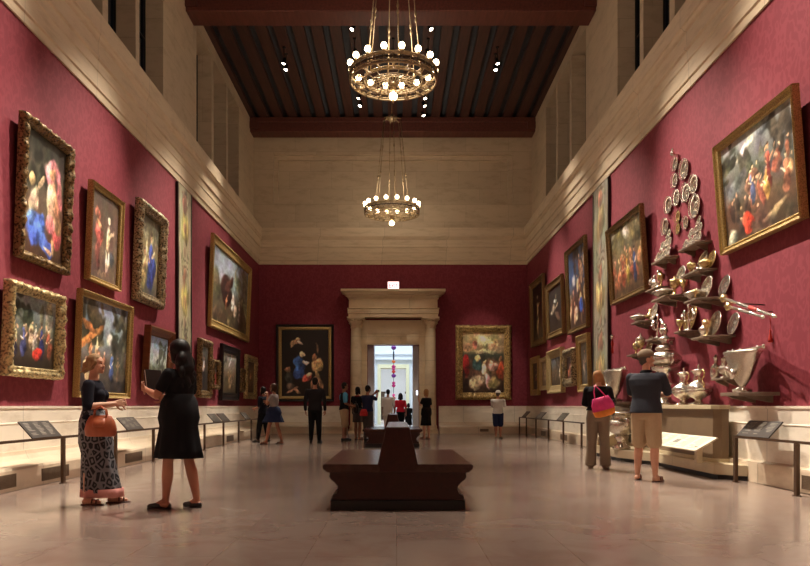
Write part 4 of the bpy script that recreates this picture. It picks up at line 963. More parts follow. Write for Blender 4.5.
def shelf(px0, px1, py, dep, label, X=None, th=.03):
    """bracket shelf whose front edge is seen from px0 (far) to px1 (near) at height py (mid)"""
    XF = RW - dep
    y1 = (RW - dep * .6) * FPX / (px0 - VX); y0 = RW * FPX / (px1 - VX); yc = (y0 + y1) / 2; z = EYE + (VY - py) * yc / FPX
    t = thing('wall_shelf', label, 'shelf', (RW, yc, z), (0, 0, 0), 'bracket shelves of the silver display'); L = y1 - y0
    pl = [(0, -L / 2), (-dep * .55, -L / 2), (-dep, -L / 2 + dep * .3), (-dep, L / 2 - dep * .3), (-dep * .55, L / 2), (0, L / 2)]
    bevel(MB().prism(pl, lambda u, v, s: (u, v, s), -th, 0).build('board', 'shelf', t, recalc=True), .004)
    for s in (-1, 1):
        yy = s * L * .28; m = MB()
        m.prism([(0, -th), (-dep * .8, -th), (-dep * .7, -th - .03), (-.03, -th - .09), (0, -th - .09)], lambda u, v, q: (u, q, v), yy - .015, yy + .015)
        m.build('bracket', 'shelf', t, recalc=True)
    return dict(y0=y0, y1=y1, z=z, dep=dep, yc=yc, L=L)

# vessel prototypes (base at origin, height 1 unless said)
def vmesh(kind):
    m = MB(); ex = []
    if kind == 'cup': m.lathe([(.30, 0), (.30, .03), (.08, .10), (.06, .38), (.12, .44), (.08, .48), (.22, .56), (.30, .72), (.34, 1.0), (.31, 1.0), (.26, .72), (.1, .60)], n=16)
    elif kind == 'covered_cup':
        m.lathe([(.28, 0), (.28, .03), (.1, .08), (.07, .25), (.12, .30), (.08, .33), (.24, .42), (.28, .60), (.26, .66), (.29, .68), (.25, .76), (.1, .84), (.04, .88), (.06, .93), (.01, 1.0)], n=16)
    elif kind == 'candlestick': m.lathe([(.32, 0), (.32, .03), (.2, .08), (.07, .14), (.11, .22), (.06, .30), (.05, .62), (.09, .68), (.05, .72), (.07, .84), (.13, .88), (.13, .9), (.08, .9), (.08, .97), (.04, 1.0)], n=14)
    elif kind == 'ewer': m.lathe([(.24, 0), (.24, .03), (.1, .08), (.08, .14), (.2, .2), (.32, .32), (.34, .42), (.28, .52), (.14, .62), (.10, .72), (.13, .80), (.17, .84), (.17, .86), (.10, .90), (.03, .94), (.04, .97), (.01, 1.0)], n=22, flute=.015, nf=11)
    elif kind == 'bottle': m.lathe([(.2, 0), (.22, .02), (.26, .12), (.26, .42), (.2, .52), (.09, .62), (.09, .80), (.13, .82), (.13, .9), (.07, .93), (.03, 1.0)], n=16)
    elif kind == 'tureen':
        m.lathe([(.5, 0), (.52, .06), (.3, .14), (.5, .24), (.8, .42), (.9, .58), (.94, .62), (.8, .72), (.5, .84), (.2, .9), (.08, .92), (.1, .98), (.02, 1.02)], n=22, flute=.03, nf=9)
    elif kind == 'box': m.lathe([(.34, 0), (.36, .05), (.34, .5), (.38, .55), (.30, .72), (.1, .82), (.06, .92), (.02, 1.0)], n=8, smooth=False)
    return m
VM = {}
def vessel(kind, mat, loc, h, label, name=None, cat=None, group='silverware on the wall shelves', yaw=0, wide=.86):
    key = (kind, mat)
    nm = name or {'cup': 'silver_cup', 'covered_cup': 'covered_cup', 'candlestick': 'candlestick', 'ewer': 'ewer', 'bottle': 'silver_bottle', 'tureen': 'tureen', 'box': 'silver_casket'}[kind]
    if key not in VM:
        parts = [('bowl' if kind in ('cup', 'covered_cup', 'tureen') else 'body', vmesh(kind))]
        if kind in ('ewer',):
            parts.append(('handle', MB().tube([(0, .13, .84), (0, .22, .90), (0, .32, .82), (0, .34, .68), (0, .26, .58), (0, .30, .50), (0, .33, .42)], .025, 8)))
            parts.append(('spout', MB().caps((0, -.12, .80), (0, -.26, .90), .05, .03)))
        if kind in ('tureen', 'cup'):
            k = 1 if kind == 'tureen' else .33; zz = .56 if kind == 'tureen' else .8
            parts.append(('handle', MB().tube([(0, k * .9, zz - .1), (0, k * 1.15, zz), (0, k * 1.1, zz + .12), (0, k * .92, zz + .05)], .03 if kind == 'tureen' else .02, 6)))
            parts.append(('handle', MB().tube([(0, -k * .9, zz - .1), (0, -k * 1.15, zz), (0, -k * 1.1, zz + .12), (0, -k * .92, zz + .05)], .03 if kind == 'tureen' else .02, 6)))
        ms = []
        for pn, b in parts:
            o = b.build(pn, mat); ms.append((pn, o.data)); bpy.data.objects.remove(o)
        VM[key] = ms
    t = thing(nm, label, cat or {'cup': 'cup', 'covered_cup': 'cup', 'candlestick': 'candlestick', 'ewer': 'jug', 'bottle': 'bottle', 'tureen': 'serving dish', 'box': 'casket'}[kind], loc, (0, 0, yaw), group)
    t.scale = (h * wide, h * wide, h)
    for pn, me in VM[key]:
        o = bpy.data.objects.new(pn, me); COL.objects.link(o); o.parent = t
    return t
def stand_plate(s, f, r, mat, label, back=.04, tilt=14, lift=0.):
    """plate standing upright on a shelf, leaning back; f = 0 far end .. 1 near end"""
    y = s['y1'] + (s['y0'] - s['y1']) * f
    t = thing('standing_plate', label, 'plate', (RW - back - r * .25, y, s['z'] + lift), (0, R(tilt), 0), 'plates standing on the shelves')
    MB().lathe([(q * r, z * r * .9) for q, z in P_PLATE], (0, 0, r * 1.02), 22, (-1, 0, 0)).build('dish', mat, t)
    MB().tube([(-r * .13, r * math.cos(2 * PI * k / 22), r * 1.02 + r * math.sin(2 * PI * k / 22)) for k in range(22)], r * .05, 6, True).build('rim', mat, t)
    return t
def on(s, f, off=.5): return (RW - s['dep'] * off, s['y1'] + (s['y0'] - s['y1']) * f, s['z'])
def rows(s, word, tiers, r, mat='silver'):
    """a little pyramid of small dishes: tiers = dish counts, bottom first"""
    ordn = ['first', 'second', 'third', 'fourth', 'fifth', 'sixth']
    for ti, n in enumerate(tiers):
        for k in range(n):
            f = .5 + (k - (n - 1) / 2) * (.86 / max(tiers))
            y = s['y1'] + (s['y0'] - s['y1']) * f
            lab = 'small silver dish in the %s tier on the %s, %s from the left' % (['bottom', 'middle', 'top'][ti], word, ordn[k])
            t = thing('silver_dish', lab, 'dish', (RW - s['dep'] * (.62 - .22 * ti), y, s['z'] + ti * r * 1.9), (0, R(10), 0), 'small dishes standing in a pyramid on a shelf')
            MB().lathe([(q * r, z * r * 1.2) for q, z in P_PLATE], (0, 0, r * 1.0), 18, (-1, 0, 0)).build('bowl', mat, t)
            MB().sphere((-r * .3, 0, r * .35), r * .34, 10, 6).build('foot_boss', mat, t)
            if ti: MB().box((-.01, -.008, -ti * r * 1.9), (.012, .008, .02)).build('prop', 'shelf', t)
sA = shelf(655, 679.5, 260, .24, 'small shelf of stacked dishes, left one under the wall plates'); rows(sA, 'left upper shelf', [4, 3, 1], .095)
sB = shelf(682, 712.5, 246, .24, 'small shelf of stacked dishes, right one beside the big painting'); rows(sB, 'right upper shelf', [4, 3, 1], .085)
sC = shelf(686, 717.5, 272.5, .28, 'shelf with gilded vessels below the right upper dish shelf')
vessel('covered_cup', GS, on(sC, .15), .26, 'golden covered cup at the left end of the third-row right shelf'); stand_plate(sC, .5, .17, SD, 'chased silver plate in the middle of the third-row right shelf'); vessel('cup', GS, on(sC, .5, .75), .15, 'small golden cup before the middle plate of the third-row right shelf')
vessel('tureen', GS, on(sC, .85, .5), .18, 'golden bowl at the right end of the third-row right shelf', wide=.55); stand_plate(sC, .88, .14, GS, 'golden plate at the right end of the third-row right shelf')
sD = shelf(649, 669, 289, .24, 'small left shelf with figured cups, in the fourth row')
vessel('covered_cup', SD, on(sD, .12), .26, 'silver covered cup leftmost on the small fourth-row shelf'); vessel('ewer', SV, on(sD, .40), .28, 'silver jug in the middle of the small fourth-row shelf'); vessel('candlestick', SV, on(sD, .68), .33, 'silver candlestick right of the jug on the small fourth-row shelf'); vessel('covered_cup', GS, on(sD, .9), .30, 'golden covered cup rightmost on the small fourth-row shelf')
sE = shelf(658, 693, 298, .42, 'deep shelf with a fluted white silver tureen, left of centre')
vessel('tureen', SD, on(sE, .36, .6), .20, 'wide fluted silver tureen on the deep left shelf', wide=1.1); vessel('covered_cup', GS, on(sE, .80, .55), .34, 'golden covered cup at the right end of the deep left shelf'); stand_plate(sE, .58, .19, SV, 'large silver plate standing high behind the tureen on the deep left shelf', lift=.16)
vessel('cup', GS, on(sE, .62, .4), .30, 'golden cup just behind the tureen on the deep left shelf'); vessel('cup', GS, on(sE, .92, .3), .24, 'small golden cup in the back right corner of the deep left shelf')
sF = shelf(691, 727, 300, .42, 'deep shelf with a tureen and two plates, right of centre beside the silver maces')
vessel('tureen', SD, on(sF, .30, .6), .20, 'fluted silver tureen on the deep right shelf', wide=1.05); stand_plate(sF, .55, .18, SD, 'chased silver plate in the middle of the deep right shelf', back=.15); stand_plate(sF, 1.0, .16, SV, 'plain silver plate at the right end of the deep right shelf', back=.02); vessel('cup', GS, on(sF, .55, .8), .15, 'small golden cup before the middle plate of the deep right shelf')
sG = shelf(636, 658.5, 322, .34, 'small left shelf holding a silver tureen, fifth row')
vessel('tureen', SD, on(sG, .36, .66), .18, 'silver tureen on the small fifth-row left shelf', wide=1.0); vessel('ewer', GS, on(sG, .60, .20), .26, 'golden jug behind the tureen on the small fifth-row left shelf'); stand_plate(sG, .9, .16, SD, 'silver plate at the right end of the small fifth-row left shelf')
sH = shelf(651, 675, 339, .36, 'narrow shelf carrying a silver candelabrum left of the tall urn')
sI = shelf(680, 704, 331.5, .36, 'narrow shelf carrying a silver candelabrum and gilt dish over the two ewers')
def candelabrum(loc, h, label):
    t = thing('candelabrum', label, 'candelabrum', loc, (0, 0, R(8))); t.scale = (h, h, h)
    MB().lathe([(.2, 0), (.2, .03), (.1, .07), (.04, .12), (.07, .22), (.035, .3), (.03, .6), (.06, .64), (.03, .68), (.03, .86), (.06, .88), (.06, .92), (.03, 1.0)], n=14).build('stem', SV, t)
    for s in (-1, 1):
        for q, (l, zt) in enumerate(((.42, .62), (.28, .74))):
            MB().tube([(0, 0, .45), (0, s * l * .4, .38), (0, s * l * .8, .42), (0, s * l, .52), (0, s * l, zt - .06)], .022, 6).lathe([(.02, zt - .06), (.07, zt - .04), (.07, zt - .02), (.035, zt - .02), (.035, zt + .06)], (0, s * l, 0), 10).build('branch', SV, t)
    return t
candelabrum(on(sH, .4, .5), .46, 'branched silver candelabrum on the narrow shelf left of the tall urn'); vessel('covered_cup', SD, on(sH, .85, .55), .2, 'small silver covered cup right of the left candelabrum')
candelabrum(on(sI, .62, .5), .44, 'branched silver candelabrum on the narrow shelf over the two ewers'); stand_plate(sI, .12, .22, GS, 'golden dish standing beside the right candelabrum'); vessel('cup', GS, on(sI, .2, .7), .2, 'golden cup before the golden dish by the right candelabrum')
sJ = shelf(698.5, 736, 337, .42, 'deep shelf with jugs and plates just under the silver maces')
vessel('bottle', SD, on(sJ, .14), .22, 'silver bottle at the left end of the shelf under the maces'); vessel('ewer', SV, on(sJ, .32, .6), .30, 'silver jug second from the left on the shelf under the maces'); vessel('covered_cup', SD, on(sJ, .45, .6), .2, 'small covered cup between jug and plate on the shelf under the maces')
stand_plate(sJ, .55, .19, SD, 'large chased plate in the middle of the shelf under the maces', back=.15); vessel('cup', GS, on(sJ, .64, .75), .24, 'orange-gold cup in front of the large plate under the maces'); stand_plate(sJ, 1.0, .16, SV, 'silver plate at the right end of the shelf under the maces', back=.02)
sK = shelf(632, 653.5, 354.5, .36, 'small shelf with golden spiky vessels just above the man in the cap')
vessel('covered_cup', GS, on(sK, .25), .3, 'golden covered cup left on the shelf above the cap'); vessel('covered_cup', SD, on(sK, .5, .4), .42, 'tall silver covered cup in the middle of the shelf above the cap'); vessel('cup', GS, on(sK, .7), .24, 'golden cup right of the tall one on the shelf above the cap'); stand_plate(sK, .95, .17, SV, 'silver plate at the right end of the shelf above the cap')
sL = shelf(715, 742, 378, .24, 'small shelf left of the large silver basin on the right wall')
vessel('bottle', SV, on(sL, .06, .6), .36, 'tall silver flask leftmost beside the large silver basin'); vessel('ewer', SD, on(sL, .47, .5), .33, 'silver jug between the flasks beside the large basin'); vessel('bottle', SV, on(sL, .92, .45), .40, 'tall silver flask nearest the large silver basin')
sM = shelf(729, 780, 392.5, .46, 'long dark shelf under the large silver basin on the right wall', th=.045)
# big basins (conical silver wine fountains)
def basin(y, z, label, h=.50):
    t = thing('silver_basin', label, 'basin', (RW - .26, y, z), (0, 0, 0)); t.scale = (h, h, h)
    prof = [(.16, 0), (.18, .03), (.07, .10), (.10, .16), (.22, .30), (.34, .55), (.46, .85), (.52, .92), (.50, .95), (.42, .88), (.30, .6), (.15, .35)]
    m = MB().lathe(prof, n=26, flute=.02, nf=8); m.v = [(x * .62, yy * 1.35, zz) for x, yy, zz in m.v]; m.build('bowl', SD, t)
    m = MB().sphere((-.24, 0, .42), .12, 12, 8, (.6, 1, 1)).sphere((-.33, 0, .52), .06, 10, 6); m.tube([(-.30, -.12, .38), (-.38, -.08, .56), (-.38, .08, .56), (-.30, .12, .38)], .03, 6); m.build('mask', SV, t)
    m = MB().caps((0, -.98, .98), (0, .70, .98), .022, .022)
    for yy in (-.98, -.70, .1, .70): m.sphere((0, yy, .98), .05, 8, 6)
    m.build('carrying_rod', SV, t)
    m = MB()
    for yy in (-.35, .1, .4): m.caps((-.02, yy, .95), (-.03, yy, .84), .03, .018)
    m.build('lug', SV, t)
    for k in range(3):
        a = k * 2.09; MB().caps((.1 * math.cos(a), .13 * math.sin(a), .08), (.19 * math.cos(a), .26 * math.sin(a), 0.045), .03, .04).build('foot', SV, t)
    return t
basin(9.66, sM['z'] + .004, 'large conical silver basin with a rod across its rim, right end of the display', .58)
sN = shelf(594, 641, 402, .46, 'low dark wall shelf under the silver basin left of the man in cap', th=.05)
basin(15.3, sN['z'] + .004, 'conical silver basin on low shelf, left of the man in the cap', .70)
# maces
for k, (a, b, lab) in enumerate((((724, 298.5), (777, 317), 'upper of two long silver maces sticking out over the shelf'), ((729, 306.5), (765, 317.5), 'lower and shorter of two long silver maces'))):
    A = onright(a[0], a[1], RW - .34); B = onright(b[0], b[1], RW - .40)
    t = thing('silver_mace', lab, 'mace', A); d = B - A; L = d.length; u = d.normalized()
    MB().lathe([(.022, 0), (.022, L * .3), (.03, L * .32), (.022, L * .34), (.02, L * .62), (.028, L * .64), (.02, L * .66), (.018, L * .92), (.03, L * .95), (.005, L)], (0, 0, 0), 12, u).build('shaft', SV, t)
    MB().lathe([(.01, -.06), (.05, -.04), (.06, 0), (.045, .04), (.024, .06)], (0, 0, 0), 12, u, flute=.1, nf=6).build('head', GS, t)
    if k == 0: MB().lathe([(.0225, L * .52), (.026, L * .53), (.026, L * .66), (.0225, L * .67)], (0, 0, 0), 12, u).build('red_grip', 'tassel', t)
    W = A + u * (L * .3); MB().tube([tuple(u * L * .3), (RW - A.x - .006, (u * L * .3).y, (u * L * .3).z - .02)], .009, 6).build('wall_hook', 'darkmetal', t)
B = onright(765, 327, RW - .1)
t = thing('red_tassel', 'small red tassel hanging on the wall under the tips of the maces', 'tassel', (RW - .03, B.y, B.z - .2))
MB().tube([(0, 0, .40), (0, 0, .16)], .004, 5).build('cord', 'tassel', t); MB().lathe([(.03, 0), (.026, .05), (.01, .13), (.016, .15), (.005, .17)], (0, 0, 0), 12).build('fringe', 'tassel', t); MB().caps((.03, 0, .4), (-.03, 0, .4), .008, .008).build('hook', 'darkmetal', t)
# red rod-hung ornaments at the banner side
p = onright(612.5, 337, RW - .12)
t = thing('silver_lamp_ornament', 'small round silver ornament with red tassel beside the right banner', 'ornament', (RW - .02, p.y, p.z), (0, 0, 0))
MB().sphere((-.1, 0, 0), .055, 12, 8).caps((0, 0, 0), (-.06, 0, 0), .012, .012).build('ball', SV, t); MB().lathe([(.02, -.36), (.03, -.30), (.012, -.22), (.03, -.15), (.01, -.05)], (-.1, 0, 0), 10).build('tassel', 'tassel', t)
# tall urn tower on the counter
UY = 12.35
t = thing('silver_urn', 'tallest tiered silver urn on the counter beside the man in the cap', 'urn', (4.61, UY, ZT)); t.scale = (.85, .85, 1)
MB().lathe([(.22, 0), (.23, .03), (.20, .06), (.12, .10), (.10, .16), (.09, .24), (.13, .30), (.10, .33)], n=26).build('foot', SD, t)
MB().lathe([(.10, .33), (.22, .36), (.25, .39), (.18, .42), (.17, .50), (.18, .58), (.25, .60), (.27, .64), (.25, .67), (.14, .68)], n=26, flute=.015, nf=9).build('drum', SV, t)
MB().lathe([(.14, .68), (.24, .70), (.31, .76), (.32, .80), (.27, .86), (.22, .90), (.16, .92)], n=30, flute=.03, nf=10).build('bowl', SD, t)
MB().lathe([(.16, .92), (.20, .95), (.20, .98), (.14, 1.02), (.08, 1.05), (.07, 1.09), (.15, 1.11), (.15, 1.14), (.09, 1.17), (.04, 1.2)], n=22).build('cover', SV, t)
MB().lathe([(.05, 1.19), (.03, 1.22), (.06, 1.27), (.05, 1.31), (.02, 1.33)], n=12).sphere((0, 0, 1.36), .035, 10, 8).caps((0, 0, 1.30), (0, -.07, 1.34), .02, .012).caps((0, 0, 1.30), (0, .07, 1.36), .02, .012).build('figure_finial', SV, t)
for s in (-1, 1):
    MB().tube([(0, s * .26, .80), (0, s * .40, .84), (0, s * .42, .76), (0, s * .34, .70), (0, s * .26, .72)], .022, 8).sphere((0, s * .41, .84), .035, 8, 6).build('handle', SV, t)
MB().box((-.19, -.05, .47), (-.16, .05, .56)).build('enamel_plaque', 'darkmetal', t)
for px, hh, lab in ((684, .60, 'pot-bellied silver ewer on the counter, left one of two'), (698.7, .62, 'pot-bellied silver ewer on the counter, right one of two')):
    X = 4.70; y = X * FPX / (px - VX)
    t = thing('silver_ewer', lab, 'jug', (X, y, ZT)); t.scale = (hh, hh, hh)
    MB().lathe([(.22, 0), (.23, .03), (.12, .07), (.08, .12), (.11, .16), (.22, .22), (.30, .32), (.32, .38)], n=26, flute=.02, nf=13).build('lower_body', SD, t)
    MB().lathe([(.32, .38), (.32, .43), (.27, .50), (.17, .58), (.11, .62), (.13, .66), (.11, .70), (.11, .76), (.17, .84), (.19, .86), (.12, .89), (.03, .93)], n=26).build('upper_body', SV, t)
    MB().lathe([(.03, .92), (.02, .95), (.04, .98), (.01, 1.02)], n=10).build('finial', SV, t)
    MB().tube([(0, -.14, .86), (0, -.26, .88), (0, -.34, .80), (0, -.30, .70), (0, -.20, .66), (0, -.24, .58), (0, -.33, .52), (0, -.30, .44)], .024, 8).build('handle', GS, t)
    MB().caps((0, .12, .80), (0, .26, .88), .05, .025).build('spout', SV, t)
# big fountain piece low on the platform behind the man
t = thing('silver_cooler', 'bulging silver wine cooler standing on the platform left of the man in the cap', 'cooler', (4.20, 13.45, .215))
MB().lathe([(.16, 0), (.17, .03), (.08, .10), (.07, .16), (.14, .22), (.10, .25)], n=24).build('foot', SV, t)
MB().lathe([(.10, .25), (.20, .32), (.27, .42), (.27, .48), (.20, .55), (.16, .60), (.20, .64), (.24, .66), (.24, .68), (.12, .70)], n=28, flute=.02, nf=9).build('bowl', SD, t)
for s in (-1, 1): MB().tube([(0, s * .25, .42), (0, s * .34, .48), (0, s * .32, .56), (0, s * .22, .56)], .02, 8).build('handle', SV, t)
exec_people = True

# ------------------------------------------------------------------ people
def fuse(mb, name, mat, parent, voxel=.008, sm=6):
    """one continuous surface from overlapping closed volumes"""
    o = mb.build(name, mat); r = o.modifiers.new('r', 'REMESH'); r.mode = 'VOXEL'; r.voxel_size = voxel; r.use_smooth_shade = True
    if sm: s = o.modifiers.new('s', 'SMOOTH'); s.iterations = sm; s.factor = .5
    dg = bpy.context.evaluated_depsgraph_get(); me = bpy.data.meshes.new_from_object(o.evaluated_get(dg))
    old = o.data; bpy.data.objects.remove(o); bpy.data.meshes.remove(old)
    me.name = name; n = bpy.data.objects.new(name, me); COL.objects.link(n); n.parent = parent
    me.polygons.foreach_set('use_smooth', [True] * len(me.polygons))
    return n

def hand(mb, w, d, n, H, side, curl=.5):
    """palm and five unequal bent fingers; w wrist, d pointing direction, n palm normal"""
    d = Vector(d).normalized(); n = Vector(n); n = (n - d * n.dot(d)).normalized(); s = d.cross(n) * side; w = Vector(w)
    L = .108 * H; pw = .024 * H
    for k in (-1.1, -.35, .35, 1.1): mb.caps(w + d * L * .08 + s * pw * k * .45, w + d * L * .48 + s * pw * k * .8, .0085 * H / 1.0 * .85, .0075 * H * .85, 8, 3)
    for k, ln in ((1.15, .40), (.38, .48), (-.38, .45), (-1.15, .35)):
        b = w + d * L * .50 + s * pw * k * .82; l1 = ln * L
        d1 = (d * math.cos(curl * .7) + n * math.sin(curl * .7)); d2 = (d * math.cos(curl * 1.7) + n * math.sin(curl * 1.7)); d3 = (d * math.cos(curl * 2.5) + n * math.sin(curl * 2.5))
        p1 = b + d1 * l1 * .45; p2 = p1 + d2 * l1 * .32; p3 = p2 + d3 * l1 * .22; r = .0052 * H
        mb.caps(b, p1, r, r * .95, 8, 3).caps(p1, p2, r * .95, r * .88, 8, 3).caps(p2, p3, r * .88, r * .78, 8, 3)
    tb = w + d * L * .16 + s * pw * 1.1; t1 = tb + (d * .62 + s * .62 + n * .3).normalized() * L * .24; t2 = t1 + (d * .88 + s * .15 + n * .35).normalized() * L * .18
    mb.caps(tb, t1, .0075 * H, .006 * H, 8, 3).caps(t1, t2, .006 * H, .005 * H, 8, 3)

def person(label, x, y, face, H, S, group=None):
    """face = (dx, dy) direction looked in; S = pose and clothes"""
    yaw = math.atan2(-face[0], face[1]); F = S.get('female', False); vox = S.get('voxel', .011)
    t = thing('person', label, 'person', (x, y, 0), (0, 0, yaw), group)
    sk = S.get('skin', 'skin_light'); h = lambda p: Vector(p) * H
    shw = .100 if F else .115; hipw = .052 if F else .05; g = S.get('girth', 1.)
    legs = S.get('legs', [(-.05, -.01), (.05, .02)]); lean = S.get('lean', 0.)      # forward lean at the shoulders
    ln = lambda z: lean * max(0, z - .53) / .3
    def P(px, py, pz): return Vector((px, py + ln(pz), pz)) * H
    body = MB()
    # trunk
    tr = [(.50, .075, .052), (.54, .092 if F else .086, .064), (.58, .086 if F else .083, .060), (.63, .070 if F else .080, .052), (.68, .076 if F else .086, .056), (.73, .086 if F else .098, .062), (.775, .092 if F else .108, .058), (.805, .078 if F else .092, .046), (.825, .045, .034), (.84, .03, .028)]
    def trunk(mb, f=1., z0=.0, z1=2., add=0.):
        rg = [(0, ln(z) * H, z * H, rx * g * H * f + add, ry * g * H * f + add) for z, rx, ry in tr if z0 <= z <= z1]
        mb.loft(rg, 26); return mb
    trunk(body)
    for s in (-1, 1): body.caps(P(s * shw * .75, 0, .795), P(s * shw, 0, .795), .030 * H, .034 * H)
    if F:
        for s in (-1, 1): body.sphere(P(s * .040, .048, .725), .036 * H, 12, 8)
    neck0 = P(0, -.004, .82); hp = Vector(S.get('head', (0, .018, .933))); hc = Vector((hp.x, hp.y + lean * 1.2, hp.z)) * H
    body.caps(neck0, hc + Vector((0, -.012, -.045)) * H, .031 * H, .028 * H)
    # head, turned
    hy, hpit = S.get('turn', 0.), S.get('nod', 0.)
    rot = Matrix.Rotation(R(hy), 3, 'Z') @ Matrix.Rotation(R(-hpit), 3, 'X')
    hd = lambda p: hc + rot @ (Vector(p) * H)
    body.sphere(hc + rot @ Vector((0, -.005, .014)) * H, .05 * H, 18, 12, (.86, 1.06, 1.04), rot)
    body.sphere(hd((0, .014, -.022)), .036 * H, 16, 10, (.86, .86, 1.14), rot)
    body.caps(hd((0, .042, .004)), hd((0, .051, -.017)), .005 * H, .008 * H, 8, 3)                  # nose
    body.sphere(hd((0, .034, -.052)), .014 * H, 10, 6)                                               # chin
    body.caps(hd((-.020, .040, .016)), hd((.020, .040, .016)), .0075 * H, .0075 * H, 8, 3)             # brow
    for s in (-1, 1):
        body.sphere(hd((s * .043, -.004, -.006)), .014 * H, 10, 6, (.4, .8, 1.2), rot)
        body.sphere(hd((s * .022, .030, -.018)), .016 * H, 10, 6)
    # legs
    ks = []
    for s, (lx, ly) in zip((-1, 1), legs):
        hip = P(s * hipw, 0, .50); hip = Vector((s * hipw, 0, .51)) * H; an = Vector((lx, ly, .047)) * H
        kn = hip.lerp(an, .50) + Vector((0, .014 + max(0, -(ly)) * .0, 0)) * H
        body.caps(hip, kn, .048 * H * g, .031 * H).caps(kn, kn.lerp(an, .35) + Vector((0, -.004, 0)) * H, .031 * H, .034 * H).caps(kn.lerp(an, .35) + Vector((0, -.004, 0)) * H, an, .034 * H, .019 * H)
        toe = an + Vector((s * .018, .085, -.030)) * H
        body.caps(an + Vector((0, -.012, -.026)) * H, toe, .019 * H, .014 * H); body.caps(an + Vector((0, 0, 0)) * H, an + Vector((s * .01, .045, -.022)) * H, .018 * H, .017 * H)
        ks.append((hip, kn, an, toe, s))
    # arms
    arms = S.get('arms', [((-.135, -.012, .645), (-.140, .03, .50), (0, .15, -1), (.9, .3, 0), .6), ((.135, -.012, .645), (.140, .03, .50), (0, .15, -1), (-.9, .3, 0), .6)])
    am = []
    for s, (el, wr, hdir, pn, cu) in zip((-1, 1), arms):
        sh = P(s * (shw + .004), 0, .792); e = Vector(el) * H; w_ = Vector(wr) * H
        e.y += ln(.65) * H; w_.y += ln(.65) * H
        body.caps(sh, e, .029 * H, .0225 * H).caps(e, e.lerp(w_, .35), .0225 * H, .0225 * H).caps(e.lerp(w_, .35), w_, .0225 * H, .0145 * H)
        hand(body, w_, hdir, pn, H, -s, cu); am.append((sh, e, w_, s))
    fuse(body, 'body', sk, t, S.get('bodyvox', .0085), 4)
    # face details
    for s in (-1, 1):
        MB().sphere(hd((s * .018, .0405, .002)), .0055 * H, 10, 8, (1.25, .7, .6), rot).build('eye', 'eye', t)
        MB().caps(hd((s * .010, .0455, .016)), hd((s * .027, .043, .017)), .0022 * H, .002 * H, 6, 2).build('eyebrow', S.get('hair', ('h_brown',))[0], t)
    MB().sphere(hd((0, .0435, -.033)), .0125 * H, 12, 6, (1.1, .5, .36), rot).build('mouth', 'lip', t)
    # garments
    def seg(mb, a, b, q, ra, rb):         # part of a limb up to fraction q
        mb.caps(a, a.lerp(b, q), ra, ra + (rb - ra) * q)
    if 'top' in S:
        mat_, sleeve, low = S['top']; c = MB()
        rg = [(0, ln(z) * H, z * H, rx * g * H + (.016 + .09 * max(0, .64 - z)) * H, ry * g * H + (.014 + .09 * max(0, .64 - z)) * H) for z, rx, ry in [(low, .088, .064)] + [q for q in tr if q[0] > low + .01 and q[0] < .83]]
        c.loft(rg, 28)
        for s in (-1, 1): c.caps(P(s * shw * .7, 0, .792), P(s * (shw + .003), 0, .790), .036 * H, .037 * H)
        if F:
            for s in (-1, 1): c.sphere(P(s * .040, .052, .725), .041 * H, 12, 8)
        for sh, e, w_, s in am:
            q = min(1, sleeve); c.caps(sh, sh.lerp(e, q), .037 * H, .034 * H if q < 1 else .029 * H)
            if sleeve > 1: c.caps(e, e.lerp(w_, sleeve - 1), .029 * H, .024 * H)
        o = fuse(c, S.get('topname', 'shirt'), mat_, t, vox, 4)
        if 'front' in S:                 # differently coloured yoke
            pass
    if 'collar' in S:
        MB().loft([(0, ln(.83) * H, .822 * H, .05 * H, .042 * H), (0, ln(.84) * H, .848 * H, .038 * H, .036 * H)], 20).build('collar', S['collar'], t)
    if 'trousers' in S:
        mat_, q1, wd = S['trousers']; c = MB()
        c.loft([(0, 0, z * H, rx * g * H + .007 * H, ry * g * H + .007 * H) for z, rx, ry in ((.475, .07, .052), (.50, .088, .062), (.54, .092, .066), (.58, .087, .062), (.605, .084, .058))], 26)
        for hip, kn, an, toe, s in ks:
            r1 = .058 * H * wd; r2 = .044 * H * wd; r3 = .030 * H * wd * S.get('flare', 1.)
            if q1 <= .5: c.caps(hip, hip.lerp(kn, q1 * 2), r1, r1 + (r2 * 1.15 - r1) * q1 * 2)
            else:
                c.caps(hip, kn, r1, r2); end = kn.lerp(an, (q1 - .5) * 2); c.caps(kn, end, r2, r3)
                if S.get('flare', 1.) > 1.2: c.loft([(kn.x, kn.y, kn.z, r2, r2), (end.x, end.y, end.z, r3, r3 * 1.05), (end.x, end.y, max(.012 * H, end.z - .03 * H), r3, r3 * 1.08)], 18)
        fuse(c, S.get('trousername', 'trousers' if q1 > .6 else 'shorts'), mat_, t, vox, 4)
    if 'belt' in S: MB().loft([(0, 0, .592 * H, (.086 * g + .0125) * H, (.062 * g + .0125) * H), (0, 0, .612 * H, (.084 * g + .0125) * H, (.059 * g + .0125) * H)], 26).build('belt', S['belt'], t)
    if 'skirt' in S:
        mat_, zb, rb, zt = S['skirt']; mx = sum(l[0] for l in legs) / 2; my = sum(l[1] for l in legs) / 2 + .02; sp = abs(legs[0][1] - legs[1][1]) / 2
        rg = []
        for k in range(9):
            q = k / 8; z = zt + (zb - zt) * q; e = q ** 1.1
            rg.append((mx * e * H, my * e * H, z * H, ((.080 if F else .085) * g + .012 + (.020 if .1 < q < .5 else 0) * 1 + (rb - .09) * max(0, q)) * H, ((.058) * g + .012 + (.018 if .1 < q < .5 else 0) + (rb * .85 + sp * .8 - .07) * max(0, q)) * H, q))
        MB().loft(rg, 48, wave=.06, nw=9).build(S.get('skirtname', 'skirt'), mat_, t)
